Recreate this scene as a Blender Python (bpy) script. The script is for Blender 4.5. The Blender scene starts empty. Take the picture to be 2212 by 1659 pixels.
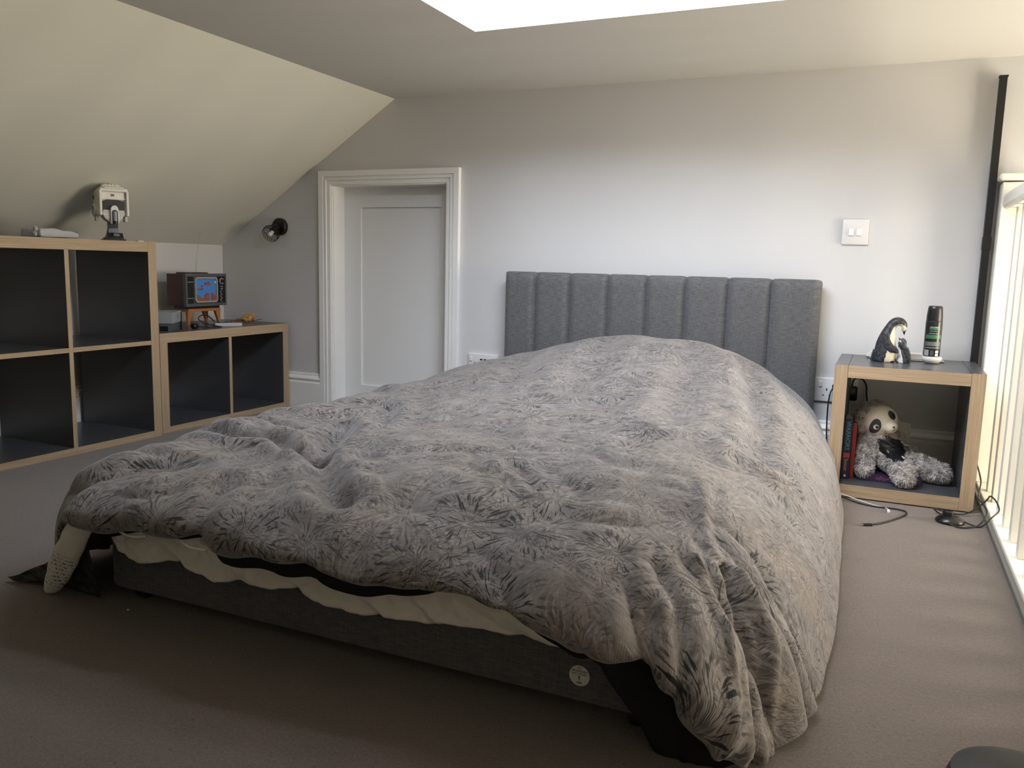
import bpy, bmesh, math, random
import numpy as np
from mathutils import Vector, Matrix, noise
sc = bpy.context.scene
C = sc.collection
random.seed(7); rng = np.random.default_rng(7)
PI = math.pi

# ------------------------------------------------------------------ camera
F_PX, YAW, PITCH, ROLL = 1789.76, 0.4211, 0.1432, 0.0244
cam_d = bpy.data.cameras.new('camera'); cam = bpy.data.objects.new('camera', cam_d); C.objects.link(cam)
fw = Vector((-math.sin(YAW)*math.cos(PITCH), math.cos(YAW)*math.cos(PITCH), -math.sin(PITCH)))
rt = Vector((math.cos(YAW), math.sin(YAW), 0)); up = rt.cross(fw)
rt2 = rt*math.cos(ROLL)+up*math.sin(ROLL); up2 = -rt*math.sin(ROLL)+up*math.cos(ROLL)
m3 = Matrix((rt2, up2, -fw)).transposed()
cam.matrix_world = Matrix.Translation((2.9839, -3.157, 0.6961)) @ m3.to_4x4()
cam_d.sensor_fit = 'HORIZONTAL'; cam_d.sensor_width = 36.0
cam_d.lens = F_PX/2212*36.0; cam_d.clip_start = 0.02
sc.camera = cam

# ------------------------------------------------------------------ light
sc.view_settings.view_transform = 'Standard'; sc.view_settings.look = 'None'
sc.view_settings.gamma = 1.0; sc.view_settings.use_curve_mapping = False
sc.view_settings.exposure = 0.40
w = bpy.data.worlds.new('sky'); sc.world = w; w.use_nodes = True
bgn = w.node_tree.nodes['Background']
bgn.inputs['Color'].default_value = (0.90, 0.95, 1.0, 1); bgn.inputs['Strength'].default_value = 1.25

def area(name, loc, direction, sx, sy, power, col):
    l = bpy.data.lights.new(name, 'AREA'); l.shape = 'RECTANGLE'; l.size = sx; l.size_y = sy
    l.energy = power; l.color = col
    o = bpy.data.objects.new(name, l); C.objects.link(o); o.location = loc
    o.rotation_euler = Vector(direction).to_track_quat('-Z', 'Y').to_euler(); return o
# daylight through the skylight and through the tall window beyond the balustrade
SKY_X0, SKY_X1, SKY_Y0, SKY_Y1 = 1.785, 2.95, -1.62, -0.815
area('skylight_daylight', ((SKY_X0+SKY_X1)/2, -1.34, 1.79), (-.25, .86, -.52), SKY_X1-SKY_X0-.08, .50, 36, (0.80, 0.87, 1.0))
area('window_daylight', (5.14, -0.62, 0.14), (-1, -0.05, 0.08), 1.0, 1.8, 96, (1.0, 0.875, 0.67))

# ------------------------------------------------------------------ materials
def mat(name, col, rough=.6, metal=0, spec=.5, alpha=1, emis=None, trans=0, sheen=0):
    m = bpy.data.materials.new(name); m.use_nodes = True
    b = m.node_tree.nodes['Principled BSDF']
    b.inputs['Base Color'].default_value = (*col, 1); b.inputs['Roughness'].default_value = rough
    b.inputs['Metallic'].default_value = metal; b.inputs['Specular IOR Level'].default_value = spec
    b.inputs['Transmission Weight'].default_value = trans; b.inputs['Sheen Weight'].default_value = sheen
    if emis: b.inputs['Emission Color'].default_value = (*emis[0], 1); b.inputs['Emission Strength'].default_value = emis[1]
    return m
class N:
    """tiny node-building helper"""
    def __init__(s, m): s.t = m.node_tree; s.b = s.t.nodes['Principled BSDF']
    def new(s, typ, **kw):
        n = s.t.nodes.new(typ)
        for k, v in kw.items(): setattr(n, k, v)
        return n
    def link(s, a, b): s.t.links.new(a, b)
    def put(s, sock, v):
        if isinstance(v, bpy.types.NodeSocket): s.link(v, sock)
        else: sock.default_value = v
    def math(s, op, a, b=0.0, clamp=False):
        n = s.new('ShaderNodeMath', operation=op, use_clamp=clamp); s.put(n.inputs[0], a); s.put(n.inputs[1], b); return n.outputs[0]
    def coord(s, kind='Object', scale=(1, 1, 1)):
        tc = s.new('ShaderNodeTexCoord'); mp = s.new('ShaderNodeMapping'); mp.inputs['Scale'].default_value = scale
        s.link(tc.outputs[kind], mp.inputs['Vector']); return mp.outputs[0]
    def noise(s, vec, scale, detail=2, rough=.5):
        n = s.new('ShaderNodeTexNoise'); s.put(n.inputs['Vector'], vec); n.inputs['Scale'].default_value = scale
        n.inputs['Detail'].default_value = detail; n.inputs['Roughness'].default_value = rough; return n.outputs[0]
    def ramp(s, v, stops):
        n = s.new('ShaderNodeValToRGB'); e = n.color_ramp.elements
        while len(e) < len(stops): e.new(.5)
        for el, (p, c) in zip(e, stops): el.position = p; el.color = (*c, 1)
        s.put(n.inputs[0], v); return n.outputs[0]
    def mapr(s, v, a, b, c=0., d=1.):
        n = s.new('ShaderNodeMapRange'); s.put(n.inputs[0], v)
        for i, q in enumerate((a, b, c, d)): n.inputs[i+1].default_value = q
        return n.outputs[0]
    def mix(s, f, a, b):
        n = s.new('ShaderNodeMix', data_type='RGBA'); s.put(n.inputs[0], f)
        for sk, v in ((n.inputs[6], a), (n.inputs[7], b)):
            if isinstance(v, tuple): sk.default_value = (*v, 1)
            else: s.link(v, sk)
        return n.outputs[2]
    def bump(s, h, strength, dist):
        n = s.new('ShaderNodeBump'); s.put(n.inputs['Height'], h); n.inputs['Strength'].default_value = strength
        n.inputs['Distance'].default_value = dist; s.link(n.outputs[0], s.b.inputs['Normal'])
    def base(s, c): s.link(c, s.b.inputs['Base Color'])

def paint(name, col, rough=.75):
    m = mat(name, col, rough, spec=.25); n = N(m)
    v = n.coord('Object'); h = n.noise(v, 220, 2)
    n.base(n.mix(n.noise(v, 1.2, 2), tuple(c*.97 for c in col), tuple(min(1, c*1.02) for c in col)))
    n.bump(h, .12, .001); return m
M = {}
M['wall'] = paint('wall_paint', (.64, .635, .635))
M['ceil'] = paint('ceiling_paint', (.57, .56, .53))
M['white'] = paint('white_gloss_trim', (.86, .855, .84), .35)
M['door'] = paint('door_paint', (.82, .82, .81), .4)
M['plastic_white'] = mat('white_plastic', (.74, .72, .71), .3)
M['plastic_black'] = mat('black_plastic', (.008, .008, .009), .3)
M['black_matt'] = mat('black_metal', (.006, .006, .007), .45)
M['rubber'] = mat('black_rubber', (.012, .012, .013), .5)
M['dark'] = mat('dark_hole', (.004, .004, .004), .8)
M['chrome'] = mat('chrome', (.7, .7, .7), .2, 1)
M['grey_trim'] = mat('grey_metal_trim', (.22, .22, .21), .45, .6)
M['glass'] = mat('clear_glass', (1, 1, 1), .02, trans=1)

def carpet():
    m = mat('carpet_pile', (.3, .26, .23), .95, spec=.1, sheen=.25); n = N(m)
    v = n.coord('Object')
    fine = n.noise(v, 520, 3, .75); mid = n.noise(v, 85, 3, .6); big = n.noise(v, 6.5, 4, .6)
    c = n.mix(n.mapr(fine, .3, .7), (.100, .080, .068), (.252, .209, .181))
    c = n.mix(n.mapr(big, .38, .66, .0, .5), c, (.20, .16, .135))
    c = n.mix(n.mapr(n.noise(v, 190, 2), .42, .60, 0, .35), c, (.10, .082, .07)); sp = n.noise(v, 140, 1); c = n.mix(n.mapr(sp, .30, .25, 0, .75), c, (.08, .065, .055))
    n.base(c)
    h = n.math('ADD', n.math('MULTIPLY', fine, .8), n.math('MULTIPLY', mid, .8))
    n.bump(h, .7, .004); return m
M['carpet'] = carpet()

def weave(name, ca, cb, sx=40, sz=500):
    m = mat(name, ca, .92, spec=.15, sheen=.2); n = N(m)
    v = n.coord('Object', (sx, sx, sz)); a = n.noise(v, 1, 3, .6)
    v2 = n.coord('Object', (420, 420, 40)); b = n.noise(v2, 1, 2)
    f = n.math('ADD', n.math('MULTIPLY', a, .7), n.math('MULTIPLY', b, .3))
    n.base(n.mix(n.mapr(f, .36, .64), ca, cb)); n.bump(f, .35, .0012); return m
M['bedfab'] = weave('grey_bed_fabric', (.060, .060, .062), (.125, .123, .122))
M['headfab'] = weave('grey_headboard_fabric', (.075, .075, .080), (.155, .152, .152))

def oak(name, axis):
    m = mat(name, (.5, .36, .22), .45, spec=.35); n = N(m)
    s = {'x': (4, 60, 420), 'z': (420, 60, 4)}[axis]
    v = n.coord('Object', s); g = n.noise(v, 1, 3, .6)
    v2 = n.coord('Object', tuple(q*.3 for q in s)); g2 = n.noise(v2, 1, 2)
    c = n.mix(n.mapr(g, .35, .65), (.32, .228, .142), (.48, .362, .240))
    c = n.mix(n.mapr(g2, .4, .7, 0, .4), c, (.40, .29, .18)); n.base(c); n.bump(g, .1, .0005); return m
M['oak_x'] = oak('oak_edge_horizontal', 'x'); M['oak_z'] = oak('oak_edge_vertical', 'z')
M['slate'] = mat('slate_grey_laminate', (.066, .069, .077), .30, spec=.5)

def duvet_mat():
    m = mat('feather_print_cotton', (.3, .28, .26), .9, spec=.1, sheen=.3); n = N(m)
    uv = n.coord('UV')
    def burst(scale, rnd, freq, rin, rout, lo, hi, off):
        mp = n.new('ShaderNodeMapping'); n.link(uv, mp.inputs[0]); mp.inputs['Scale'].default_value = (scale,)*3; mp.inputs['Location'].default_value = (off, off*.37, 0)
        wn = n.new('ShaderNodeTexNoise'); n.link(mp.outputs[0], wn.inputs[0]); wn.inputs['Scale'].default_value = 2.2
        wa = n.new('ShaderNodeVectorMath', operation='MULTIPLY_ADD'); n.link(wn.outputs['Color'], wa.inputs[0]); wa.inputs[1].default_value = (.13, .13, 0); n.link(mp.outputs[0], wa.inputs[2])
        vo = n.new('ShaderNodeTexVoronoi', voronoi_dimensions='2D'); n.link(wa.outputs[0], vo.inputs['Vector']); vo.inputs['Scale'].default_value = 1; vo.inputs['Randomness'].default_value = rnd
        d = n.new('ShaderNodeVectorMath', operation='SUBTRACT'); n.link(wa.outputs[0], d.inputs[0]); n.link(vo.outputs['Position'], d.inputs[1])
        sp = n.new('ShaderNodeSeparateXYZ'); n.link(d.outputs[0], sp.inputs[0])
        ang = n.math('ARCTAN2', sp.outputs[1], sp.outputs[0])
        cs = n.new('ShaderNodeSeparateXYZ'); n.link(vo.outputs['Color'], cs.inputs[0])
        cb = n.new('ShaderNodeCombineXYZ'); n.link(n.math('MULTIPLY', ang, freq), cb.inputs[0]); n.link(n.math('MULTIPLY', vo.outputs['Distance'], 4.6), cb.inputs[1]); n.link(n.math('MULTIPLY', cs.outputs[0], 40.), cb.inputs[2])
        st = n.noise(cb.outputs[0], 1, 1.5, .6)
        k = n.mapr(st, lo, hi)
        mask = n.math('MULTIPLY', n.mapr(vo.outputs['Distance'], 0.0, rin), n.mapr(vo.outputs['Distance'], rout, rout*.72))
        big = n.mapr(cs.outputs[1], .1, .6, .35, 1)
        return n.math('MULTIPLY', n.math('MULTIPLY', k, mask), big), st
    b1, s1 = burst(6.0, .55, 13., .04, .62, .56, .61, 0)
    b2, s2 = burst(16, 1.0, 7.5, .02, .8, .558, .60, 3.3)
    b3, s3 = burst(4.1, .7, 19., .05, .75, .53, .66, 7.7)
    v = n.noise(uv, 26, 3); tint = n.noise(uv, 5, 2)
    c = n.mix(n.mapr(v, .35, .65), (.132, .119, .117), (.196, .176, .171))
    c = n.mix(n.mapr(tint, .4, .62, 0, .5), c, (.19, .16, .135))
    c = n.mix(n.math('MULTIPLY', n.mapr(s3, .43, .36), .36), c, (.33, .305, .29))
    c = n.mix(n.math('MULTIPLY', n.mapr(s2, .42, .36), .34), c, (.30, .278, .265))
    c = n.mix(n.math('MULTIPLY', b3, .6), c, (.065, .060, .060))
    c = n.mix(n.math('MULTIPLY', b2, .85), c, (.035, .032, .035))
    c = n.mix(n.math('MULTIPLY', b1, 1.0), c, (.016, .016, .018))
    n.base(c)
    wv = n.new('ShaderNodeTexWave'); n.link(uv, wv.inputs[0]); wv.inputs['Scale'].default_value = 90; wv.inputs['Distortion'].default_value = 2.; wv.inputs['Detail'].default_value = 2
    h = n.math('ADD', n.math('MULTIPLY', n.noise(uv, 60, 3), 1.), n.math('MULTIPLY', wv.outputs[1], .12))
    n.bump(h, .35, .004); return m
M['duvet'] = duvet_mat()
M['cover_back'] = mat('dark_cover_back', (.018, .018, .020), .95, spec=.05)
M['cover_under'] = mat('cover_underside', (.055, .052, .045), .95, spec=.05)
q = N(M['cover_under']); q.base(q.mix(q.mapr(q.noise(q.coord('Object', (30, 60, 60)), 1, 3), .4, .6), (.03, .03, .028), (.085, .08, .068)))
M['sheet'] = mat('cream_sheet', (.72, .69, .61), .85, spec=.1, sheen=.2)
nn = N(M['sheet']); nn.bump(nn.noise(nn.coord('Object'), 55, 3), .35, .006)

# ------------------------------------------------------------------ mesh helpers
def link_mesh(name, me, parent=None, mats=(), smooth=False):
    o = bpy.data.objects.new(name, me); C.objects.link(o)
    for mm in mats: me.materials.append(mm if not isinstance(mm, str) else M[mm])
    if parent: o.parent = parent
    if smooth:
        for p in me.polygons: p.use_smooth = True
    return o
def obj(name, bm, mats, parent=None, smooth=False):
    bmesh.ops.recalc_face_normals(bm, faces=bm.faces)
    me = bpy.data.meshes.new(name); bm.to_mesh(me); bm.free()
    if not isinstance(mats, (list, tuple)): mats = [mats]
    o = link_mesh(name, me, parent, mats, smooth)
    if smooth == 'auto':
        for p in me.polygons: p.use_smooth = True
        md = o.modifiers.new('edges', 'EDGE_SPLIT'); md.split_angle = math.radians(35)
    return o
def raw(name, verts, faces, mats, parent=None, smooth=True, uvs=None):
    me = bpy.data.meshes.new(name); me.from_pydata([tuple(v) for v in verts], [], [tuple(f) for f in faces]); me.update()
    if uvs is not None:
        l = me.uv_layers.new(name='UVMap')
        idx = np.empty(len(me.loops), dtype=np.int32); me.loops.foreach_get('vertex_index', idx)
        l.data.foreach_set('uv', np.asarray(uvs, dtype=np.float32)[idx].ravel())
    if not isinstance(mats, (list, tuple)): mats = [mats]
    return link_mesh(name, me, parent, mats, smooth)
def BM(): return bmesh.new()
def box(bm, x0, x1, y0, y1, z0, z1, bev=0, seg=2, mi=0):
    r = bmesh.ops.create_cube(bm, size=1)
    vs = r['verts']
    for v in vs: v.co = Vector(((x0+x1)/2+v.co.x*(x1-x0), (y0+y1)/2+v.co.y*(y1-y0), (z0+z1)/2+v.co.z*(z1-z0)))
    fs = {f for v in vs for f in v.link_faces}
    for f in fs: f.material_index = mi
    if bev:
        es = list({e for v in vs for e in v.link_edges})
        bmesh.ops.bevel(bm, geom=es, offset=bev, segments=seg, profile=.5, affect='EDGES')
    return vs
def xform(bm, mtx, verts=None): bmesh.ops.transform(bm, matrix=mtx, verts=verts or bm.verts)
def lathe(bm, prof, n=32, center=(0, 0, 0), mtx=None, mi=0):
    """prof: list of (radius, z)"""
    rings = []; new = []
    for r, z in prof:
        if r < 1e-6:
            v = bm.verts.new((0, 0, z)); rings.append([v]); new.append(v)
        else:
            ring = [bm.verts.new((r*math.cos(2*PI*i/n), r*math.sin(2*PI*i/n), z)) for i in range(n)]; rings.append(ring); new += ring
    for a, b in zip(rings, rings[1:]):
        for i in range(n):
            j = (i+1) % n
            if len(a) == 1 and len(b) == 1: continue
            if len(a) == 1: f = bm.faces.new((a[0], b[i], b[j]))
            elif len(b) == 1: f = bm.faces.new((a[i], a[j], b[0]))
            else: f = bm.faces.new((a[i], a[j], b[j], b[i]))
            f.material_index = mi
    T = Matrix.Translation(center) @ (mtx.to_4x4() if mtx else Matrix())
    for v in new: v.co = T @ v.co
    return new
def smoothpts(pts, k=8):
    P = [Vector(p) for p in pts]; out = []
    for i in range(len(P)-1):
        p0 = P[max(i-1, 0)]; p1 = P[i]; p2 = P[i+1]; p3 = P[min(i+2, len(P)-1)]
        for j in range(k):
            t = j/k
            out.append(.5*((2*p1)+(p2-p0)*t+(2*p0-5*p1+4*p2-p3)*t*t+(3*p1-p0-3*p2+p3)*t**3))
    out.append(P[-1]); return out
def tube(bm, pts, r, n=8, smooth=8, mi=0):
    P = smoothpts(pts, smooth) if smooth else [Vector(p) for p in pts]
    rs = r if callable(r) else (lambda t: r)
    prev = None; rings = []
    for i, p in enumerate(P):
        d = (P[min(i+1, len(P)-1)]-P[max(i-1, 0)])
        d = d.normalized() if d.length > 1e-9 else Vector((0, 0, 1))
        if prev is None:
            a = d.orthogonal().normalized()
        else:
            a = prev-d*prev.dot(d); a = a.normalized() if a.length > 1e-6 else d.orthogonal().normalized()
        prev = a; b = d.cross(a); rr = rs(i/(len(P)-1))
        rings.append([bm.verts.new(p+a*rr*math.cos(2*PI*k/n)+b*rr*math.sin(2*PI*k/n)) for k in range(n)])
    for a, b in zip(rings, rings[1:]):
        for k in range(n):
            f = bm.faces.new((a[k], a[(k+1) % n], b[(k+1) % n], b[k])); f.material_index = mi
    for ring in (rings[0][::-1], rings[-1]):
        f = bm.faces.new(ring); f.material_index = mi
    return rings
def ball(bm, c, r, sub=3, mtx=None, mi=0):
    rr = r if isinstance(r, (tuple, list)) else (r, r, r)
    vs = bmesh.ops.create_icosphere(bm, subdivisions=sub, radius=1)['verts']
    T = Matrix.Translation(c) @ (mtx.to_4x4() if mtx else Matrix()) @ Matrix.Diagonal((*rr, 1))
    for v in vs: v.co = T @ v.co
    for f in {f for v in vs for f in v.link_faces}: f.material_index = mi
    return vs
def prism(bm, pts, a, b, axis='y', mi=0):
    """extrude a 2-D outline between a and b along an axis"""
    def P(u, v, w): return {'y': (u, w, v), 'x': (w, u, v), 'z': (u, v, w)}[axis]
    A = [bm.verts.new(P(u, v, a)) for u, v in pts]; B = [bm.verts.new(P(u, v, b)) for u, v in pts]
    n = len(pts)
    for k in range(n):
        f = bm.faces.new((A[k], A[(k+1) % n], B[(k+1) % n], B[k])); f.material_index = mi
    for q in (A, B): f = bm.faces.new(q); f.material_index = mi
    return A+B
def text_mesh(name, body, size, mtx, m, parent, depth=.0002, sx=1.0):
    cu = bpy.data.curves.new('lettering', 'FONT'); cu.body = body; cu.size = size; cu.align_x = 'CENTER'; cu.align_y = 'CENTER'; cu.extrude = depth
    t = bpy.data.objects.new('lettering', cu); C.objects.link(t)
    dg = bpy.context.evaluated_depsgraph_get(); me = bpy.data.meshes.new_from_object(t.evaluated_get(dg))
    bpy.data.objects.remove(t); bpy.data.curves.remove(cu)
    me.transform(mtx @ Matrix.Diagonal((sx, 1, 1, 1))); me.materials.clear()
    return link_mesh(name, me, parent, [m])
def thing(name, label, cat, loc=(0, 0, 0), rz=0, group=None):
    o = bpy.data.objects.new(name, None); C.objects.link(o); o.location = loc; o.rotation_euler = (0, 0, rz); o.empty_display_size = .05
    o['label'] = label; o['category'] = cat
    if group: o['group'] = group
    return o
def tag(o, label, cat, group=None):
    o['label'] = label; o['category'] = cat
    if group: o['group'] = group
    return o
def struct(o): o['kind'] = 'structure'; return o
FRONT = Matrix.Rotation(PI/2, 4, 'X')     # puts a flat x-y drawing upright, facing -y

# ------------------------------------------------------------------ room shell
CZ = 1.389; SL = (CZ-.755)/.985           # ceiling height, slope of the eaves
bm = BM(); box(bm, -.15, 3.30, -5.0, .12, -.25, 0); struct(obj('floor', bm, 'carpet'))
bm = BM(); box(bm, 3.05, 5.4, -5.0, .15, -2.6, -2.5); struct(obj('floor.001', bm, 'carpet'))
# back wall with the door opening
DX0, DX1, DZ = .660, 1.255, 1.030
bm = BM()
box(bm, -.15, DX0, 0, .12, -.01, 1.5); box(bm, DX1, 5.4, 0, .12, -.01, 1.5); box(bm, DX0, DX1, 0, .12, DZ, 1.5); box(bm, 3.30, 5.4, 0, .12, -2.6, -.01)
struct(obj('wall_back', bm, 'wall'))
bm = BM(); box(bm, -.12, 0, -5, 0, 0, .755); struct(obj('wall_left', bm, 'wall'))
bm = BM(); prism(bm, [(0, .755), (.985, CZ), (.93, CZ+.1), (-.1, .80), (-.1, .755)], -5, 0, 'y'); struct(obj('ceiling.001', bm, paint('eaves_light_tint', (.68, .675, .60))))  # greenish cast of the window light is mixed into the slope's paint colour
# flat ceiling with the skylight hole and its reveal
bm = BM(); T = .10
box(bm, .93, SKY_X0, -5, .12, CZ, CZ+T); box(bm, SKY_X1, 5.4, -5, .12, CZ, CZ+T)
box(bm, SKY_X0, SKY_X1, SKY_Y0+0, .12, CZ, CZ+T) if False else None
box(bm, SKY_X0, SKY_X1, SKY_Y1, .12, CZ, CZ+T); box(bm, SKY_X0, SKY_X1, -5, SKY_Y0, CZ, CZ+T)
struct(obj('ceiling', bm, 'ceil'))
bm = BM(); e = .05
box(bm, SKY_X0-e, SKY_X0, SKY_Y0-e, SKY_Y1+e, CZ+.0995, 1.95); box(bm, SKY_X1, SKY_X1+e, SKY_Y0-e, SKY_Y1+e, CZ+.0995, 1.95)
box(bm, SKY_X0, SKY_X1, SKY_Y1, SKY_Y1+e, CZ+.0995, 1.95); box(bm, SKY_X0, SKY_X1, SKY_Y0-e, SKY_Y0, CZ+.0995, 1.95)
struct(obj('window_1', bm, 'white'))
bm = BM(); box(bm, -.15, 5.4, -5.12, -5, -2.6, 1.5); struct(obj('wall_front', bm, 'wall'))
# far wall over the stairwell, with its window
WY0, WY1, WZ0, WZ1 = -1.15, -.10, -.80, 1.05
bm = BM()
box(bm, 5.2, 5.32, -5, WY0, -2.6, 1.5); box(bm, 5.2, 5.32, WY1, .12, -2.6, 1.5); box(bm, 5.2, 5.32, WY0, WY1, -2.6, WZ0); box(bm, 5.2, 5.32, WY0, WY1, WZ1, 1.5)
struct(obj('wall_right', bm, 'wall'))
bm = BM()
for a, b, c, d in ((WY0, WY0+.05, WZ0, WZ1), (WY1-.05, WY1, WZ0, WZ1), (WY0, WY1, WZ0, WZ0+.05), (WY0, WY1, WZ1-.05, WZ1), ((WY0+WY1)/2-.03, (WY0+WY1)/2+.03, WZ0, WZ1)): box(bm, 5.23, 5.29, a, b, c, d)
struct(obj('window_2', bm, 'white'))
bm = BM(); box(bm, 3.20, 3.29, -5, 0, -2.6, -.25); struct(obj('wall_stairwell', bm, 'wall'))

def skirting(bm, a, b, along, pos, sgn, h=.165, t=.022):
    """moulded skirting: stepped ogee profile. along 'x' or 'y'; sgn is the way it sticks out"""
    pr = [(0, 0), (t, 0), (t, h*.73), (t*.8, h*.755), (t*.82, h*.80), (t*1.0, h*.83), (t*1.0, h*.86), (t*.7, h*.90), (t*.45, h*.93), (t*.42, h*.985), (t*.3, h), (0, h)]
    pts = [(pos+sgn*q, z) for q, z in pr]
    if along == 'x': prism(bm, pts, a, b, 'x')
    else: prism(bm, pts, a, b, 'y')
bm = BM(); skirting(bm, 0.02, .594, 'x', 0, -1); struct(obj('baseboard_back', bm, 'white'))
bm = BM(); skirting(bm, 1.313, 3.27, 'x', 0, -1); struct(obj('baseboard_back.001', bm, 'white'))
bm = BM(); skirting(bm, -5, -.0, 'y', 0, 1); struct(obj('baseboard_left', bm, 'white'))

# door: lining, architrave, leaf with one recessed panel
bm = BM()
box(bm, DX0-.012, DX0+.004, -.002, .115, 0, DZ); box(bm, DX1-.004, DX1+.012, -.002, .115, 0, DZ); box(bm, DX0-.012, DX1+.012, -.002, .115, DZ-.004, DZ+.012)
box(bm, DX0, DX0+.012, .10, .115, 0, DZ)
AO0, AO1, AOZ = .594, 1.313, 1.092
def arch(bm, w0, w1, d):      # a mitred band of the architrave from w0 to w1 measured from its outer edge
    x0, x1, z1 = AO0+w0, AO1-w0, AOZ-w0; x2, x3, z2 = AO0+w1, AO1-w1, AOZ-w1
    for q in ([(x0, 0), (x2, 0), (x2, z2), (x0, z1)], [(x0, z1), (x2, z2), (x3, z2), (x1, z1)], [(x3, 0), (x1, 0), (x1, z1), (x3, z2)]): prism(bm, q, -d, 0, 'y')
for w0, w1, d in ((0, .024, .022), (.024, .031, .016), (.031, .040, .020), (.040, .046, .013), (.046, .060, .015), (.060, .0655, .010)): arch(bm, w0, w1, d)
struct(obj('trim_1', bm, 'white'))
def door_leaf():
    bm = BM(); y0 = .080; px0, px1, pz0, pz1 = DX0+.095, DX1-.08, .118, .938
    a, b = DX0+.003, DX1-.003
    for q in ((a, px0, .008, DZ-.004), (px1, b, .008, DZ-.004), (px0, px1, .008, pz0), (px0, px1, pz1, DZ-.004)): box(bm, q[0], q[1], y0, y0+.035, q[2], q[3])
    box(bm, px0-.001, px1+.001, y0+.010, y0+.03, pz0-.001, pz1+.001)
    return struct(obj('door_1', bm, 'door'))
door_leaf()
bm = BM(); box(bm, DX0, DX1, .04, .12, -.008, .008, .003); struct(obj('trim_2', bm, 'white'))
# carpet edging strip along the balustrade
bm = BM(); box(bm, 3.288, 3.300, -5, -.0, -.03, .012, .002); struct(obj('trim_3', bm, 'grey_trim'))

# ------------------------------------------------------------------ balustrade
rail = thing('balustrade', 'cream painted wooden balustrade along the open stairwell at right', 'railing', (3.335, -2.4, 0))
def rl(v): return (v[0]-3.335, v[1]+2.4, v[2])
def rbox(name, x0, x1, y0, y1, z0, z1, bev, m, par=rail):
    bm = BM(); box(bm, x0-3.335, x1-3.335, y0+2.4, y1+2.4, z0, z1, bev); return obj(name, bm, m, par)
M['rail'] = mat('cream_rail_paint', (.88, .85, .76), .4)
rbox('base_rail', 3.300, 3.372, -4.8, -.0, -.06, .022, .003, 'rail')
rbox('newel_post', 3.286, 3.376, -.090, -.002, .022, .990, .003, 'rail')
nc = rbox('newel_cap', 3.274, 3.390, -.102, -.001, .995, 1.017, .008, 'rail')
rbox('handrail', 3.291, 3.379, -4.8, -.091, .905, .955, .012, 'rail')
proto = None
for k in range(34):
    y = -.200-.137*k
    if y < -4.7: break
    if proto is None:
        bm = BM(); box(bm, -.016, .016, -.016, .016, .022, .907, .002); proto = obj('baluster', bm, 'rail', rail); o = proto
    else:
        o = proto.copy(); C.objects.link(o); o.parent = rail
    o.location = (0, y+2.4, 0)

# ------------------------------------------------------------------ open cube shelving
def panel(name, parent, x0, x1, z0, z1, D, m_edge):
    """slab with laminate faces; its front edge (local y=0) is oak"""
    bm = BM(); box(bm, x0, x1, .0012, D, z0, z1, 0, mi=0); box(bm, x0, x1, 0, .0012, z0, z1, 0, mi=1)
    return obj(name, bm, ['slate', m_edge], parent)
def cube_unit(label, cols, rows, loc, rz, full_top, D=.39, T=.038, t=.016, c=.335, group=None, name='cube_shelving_unit', cat='shelf'):
    W = cols*c+(cols-1)*t+2*T; H = rows*c+(rows-1)*t+2*T
    u = thing(name, label, cat, loc, rz, group)
    g = .0004
    if full_top:
        panel('top_panel', u, 0, W, H-T, H, D, 'oak_x'); panel('bottom_panel', u, 0, W, 0, T, D, 'oak_x')
        panel('side_panel', u, 0, T, T+g, H-T-g, D, 'oak_z'); panel('side_panel', u, W-T, W, T+g, H-T-g, D, 'oak_z')
    else:
        panel('side_panel', u, 0, T, 0, H, D, 'oak_z'); panel('side_panel', u, W-T, W, 0, H, D, 'oak_z')
        panel('top_panel', u, T+g*2, W-T-g*2, H-T, H-.0006, D, 'oak_x'); panel('bottom_panel', u, T+g, W-T-g, 0, T, D, 'oak_x')
    for i in range(1, cols): x = T+i*c+(i-1)*t; panel('divider', u, x, x+t, T+g, H-T-g, D-.004, 'oak_z')
    for j in range(1, rows):
        z = T+j*c+(j-1)*t
        for i in range(cols): x = T+i*(c+t); panel('shelf', u, x+g, x+c-g, z, z+t, D-.004, 'oak_x')
    return u, W, H
SK = .014      # the pile lets the furniture sink a little
cube_unit('tall two by two oak-edged open cube shelf against the left wall, empty', 2, 2, (.436, -.8087-.762, -SK), PI/2, False)
cube_unit('low oak-edged open cube shelf of two cells beside the door, carrying a toy television', 2, 1, (.420, -.03-.762, -SK), PI/2, True)
cube_unit('single open oak-edged cube bedside table holding a plush sloth', 1, 1, (2.853, -.430, .004), 0, False, name='bedside_cube_table', cat='bedside table')
TOPL, TOPT, TOPN = .411-SK, .762-SK, .411+.004

# ------------------------------------------------------------------ bed
BX0, BX1, BYF = 1.566, 2.772, -2.02
bed = thing('bed', 'low grey fabric divan bed with padded headboard against the back wall', 'bed', (2.17, -1.0, 0))
def loc(v, o=(2.17, -1.0, 0)): return Matrix.Translation((-o[0], -o[1], -o[2]))
bm = BM(); vs = box(bm, BX0, BX1-.012, BYF, -.105, .034, .132)
ve = [e for e in bm.edges if abs(e.verts[0].co.z-e.verts[1].co.z) > .05]
bmesh.ops.bevel(bm, geom=ve, offset=.055, segments=8, profile=.5, affect='EDGES')
te = [e for e in bm.edges if all(v.co.z > .131 for v in e.verts)]
bmesh.ops.bevel(bm, geom=te, offset=.012, segments=4, profile=.5, affect='EDGES')
xform(bm, loc(0)); obj('divan_base', bm, 'bedfab', bed, 'auto')
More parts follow.
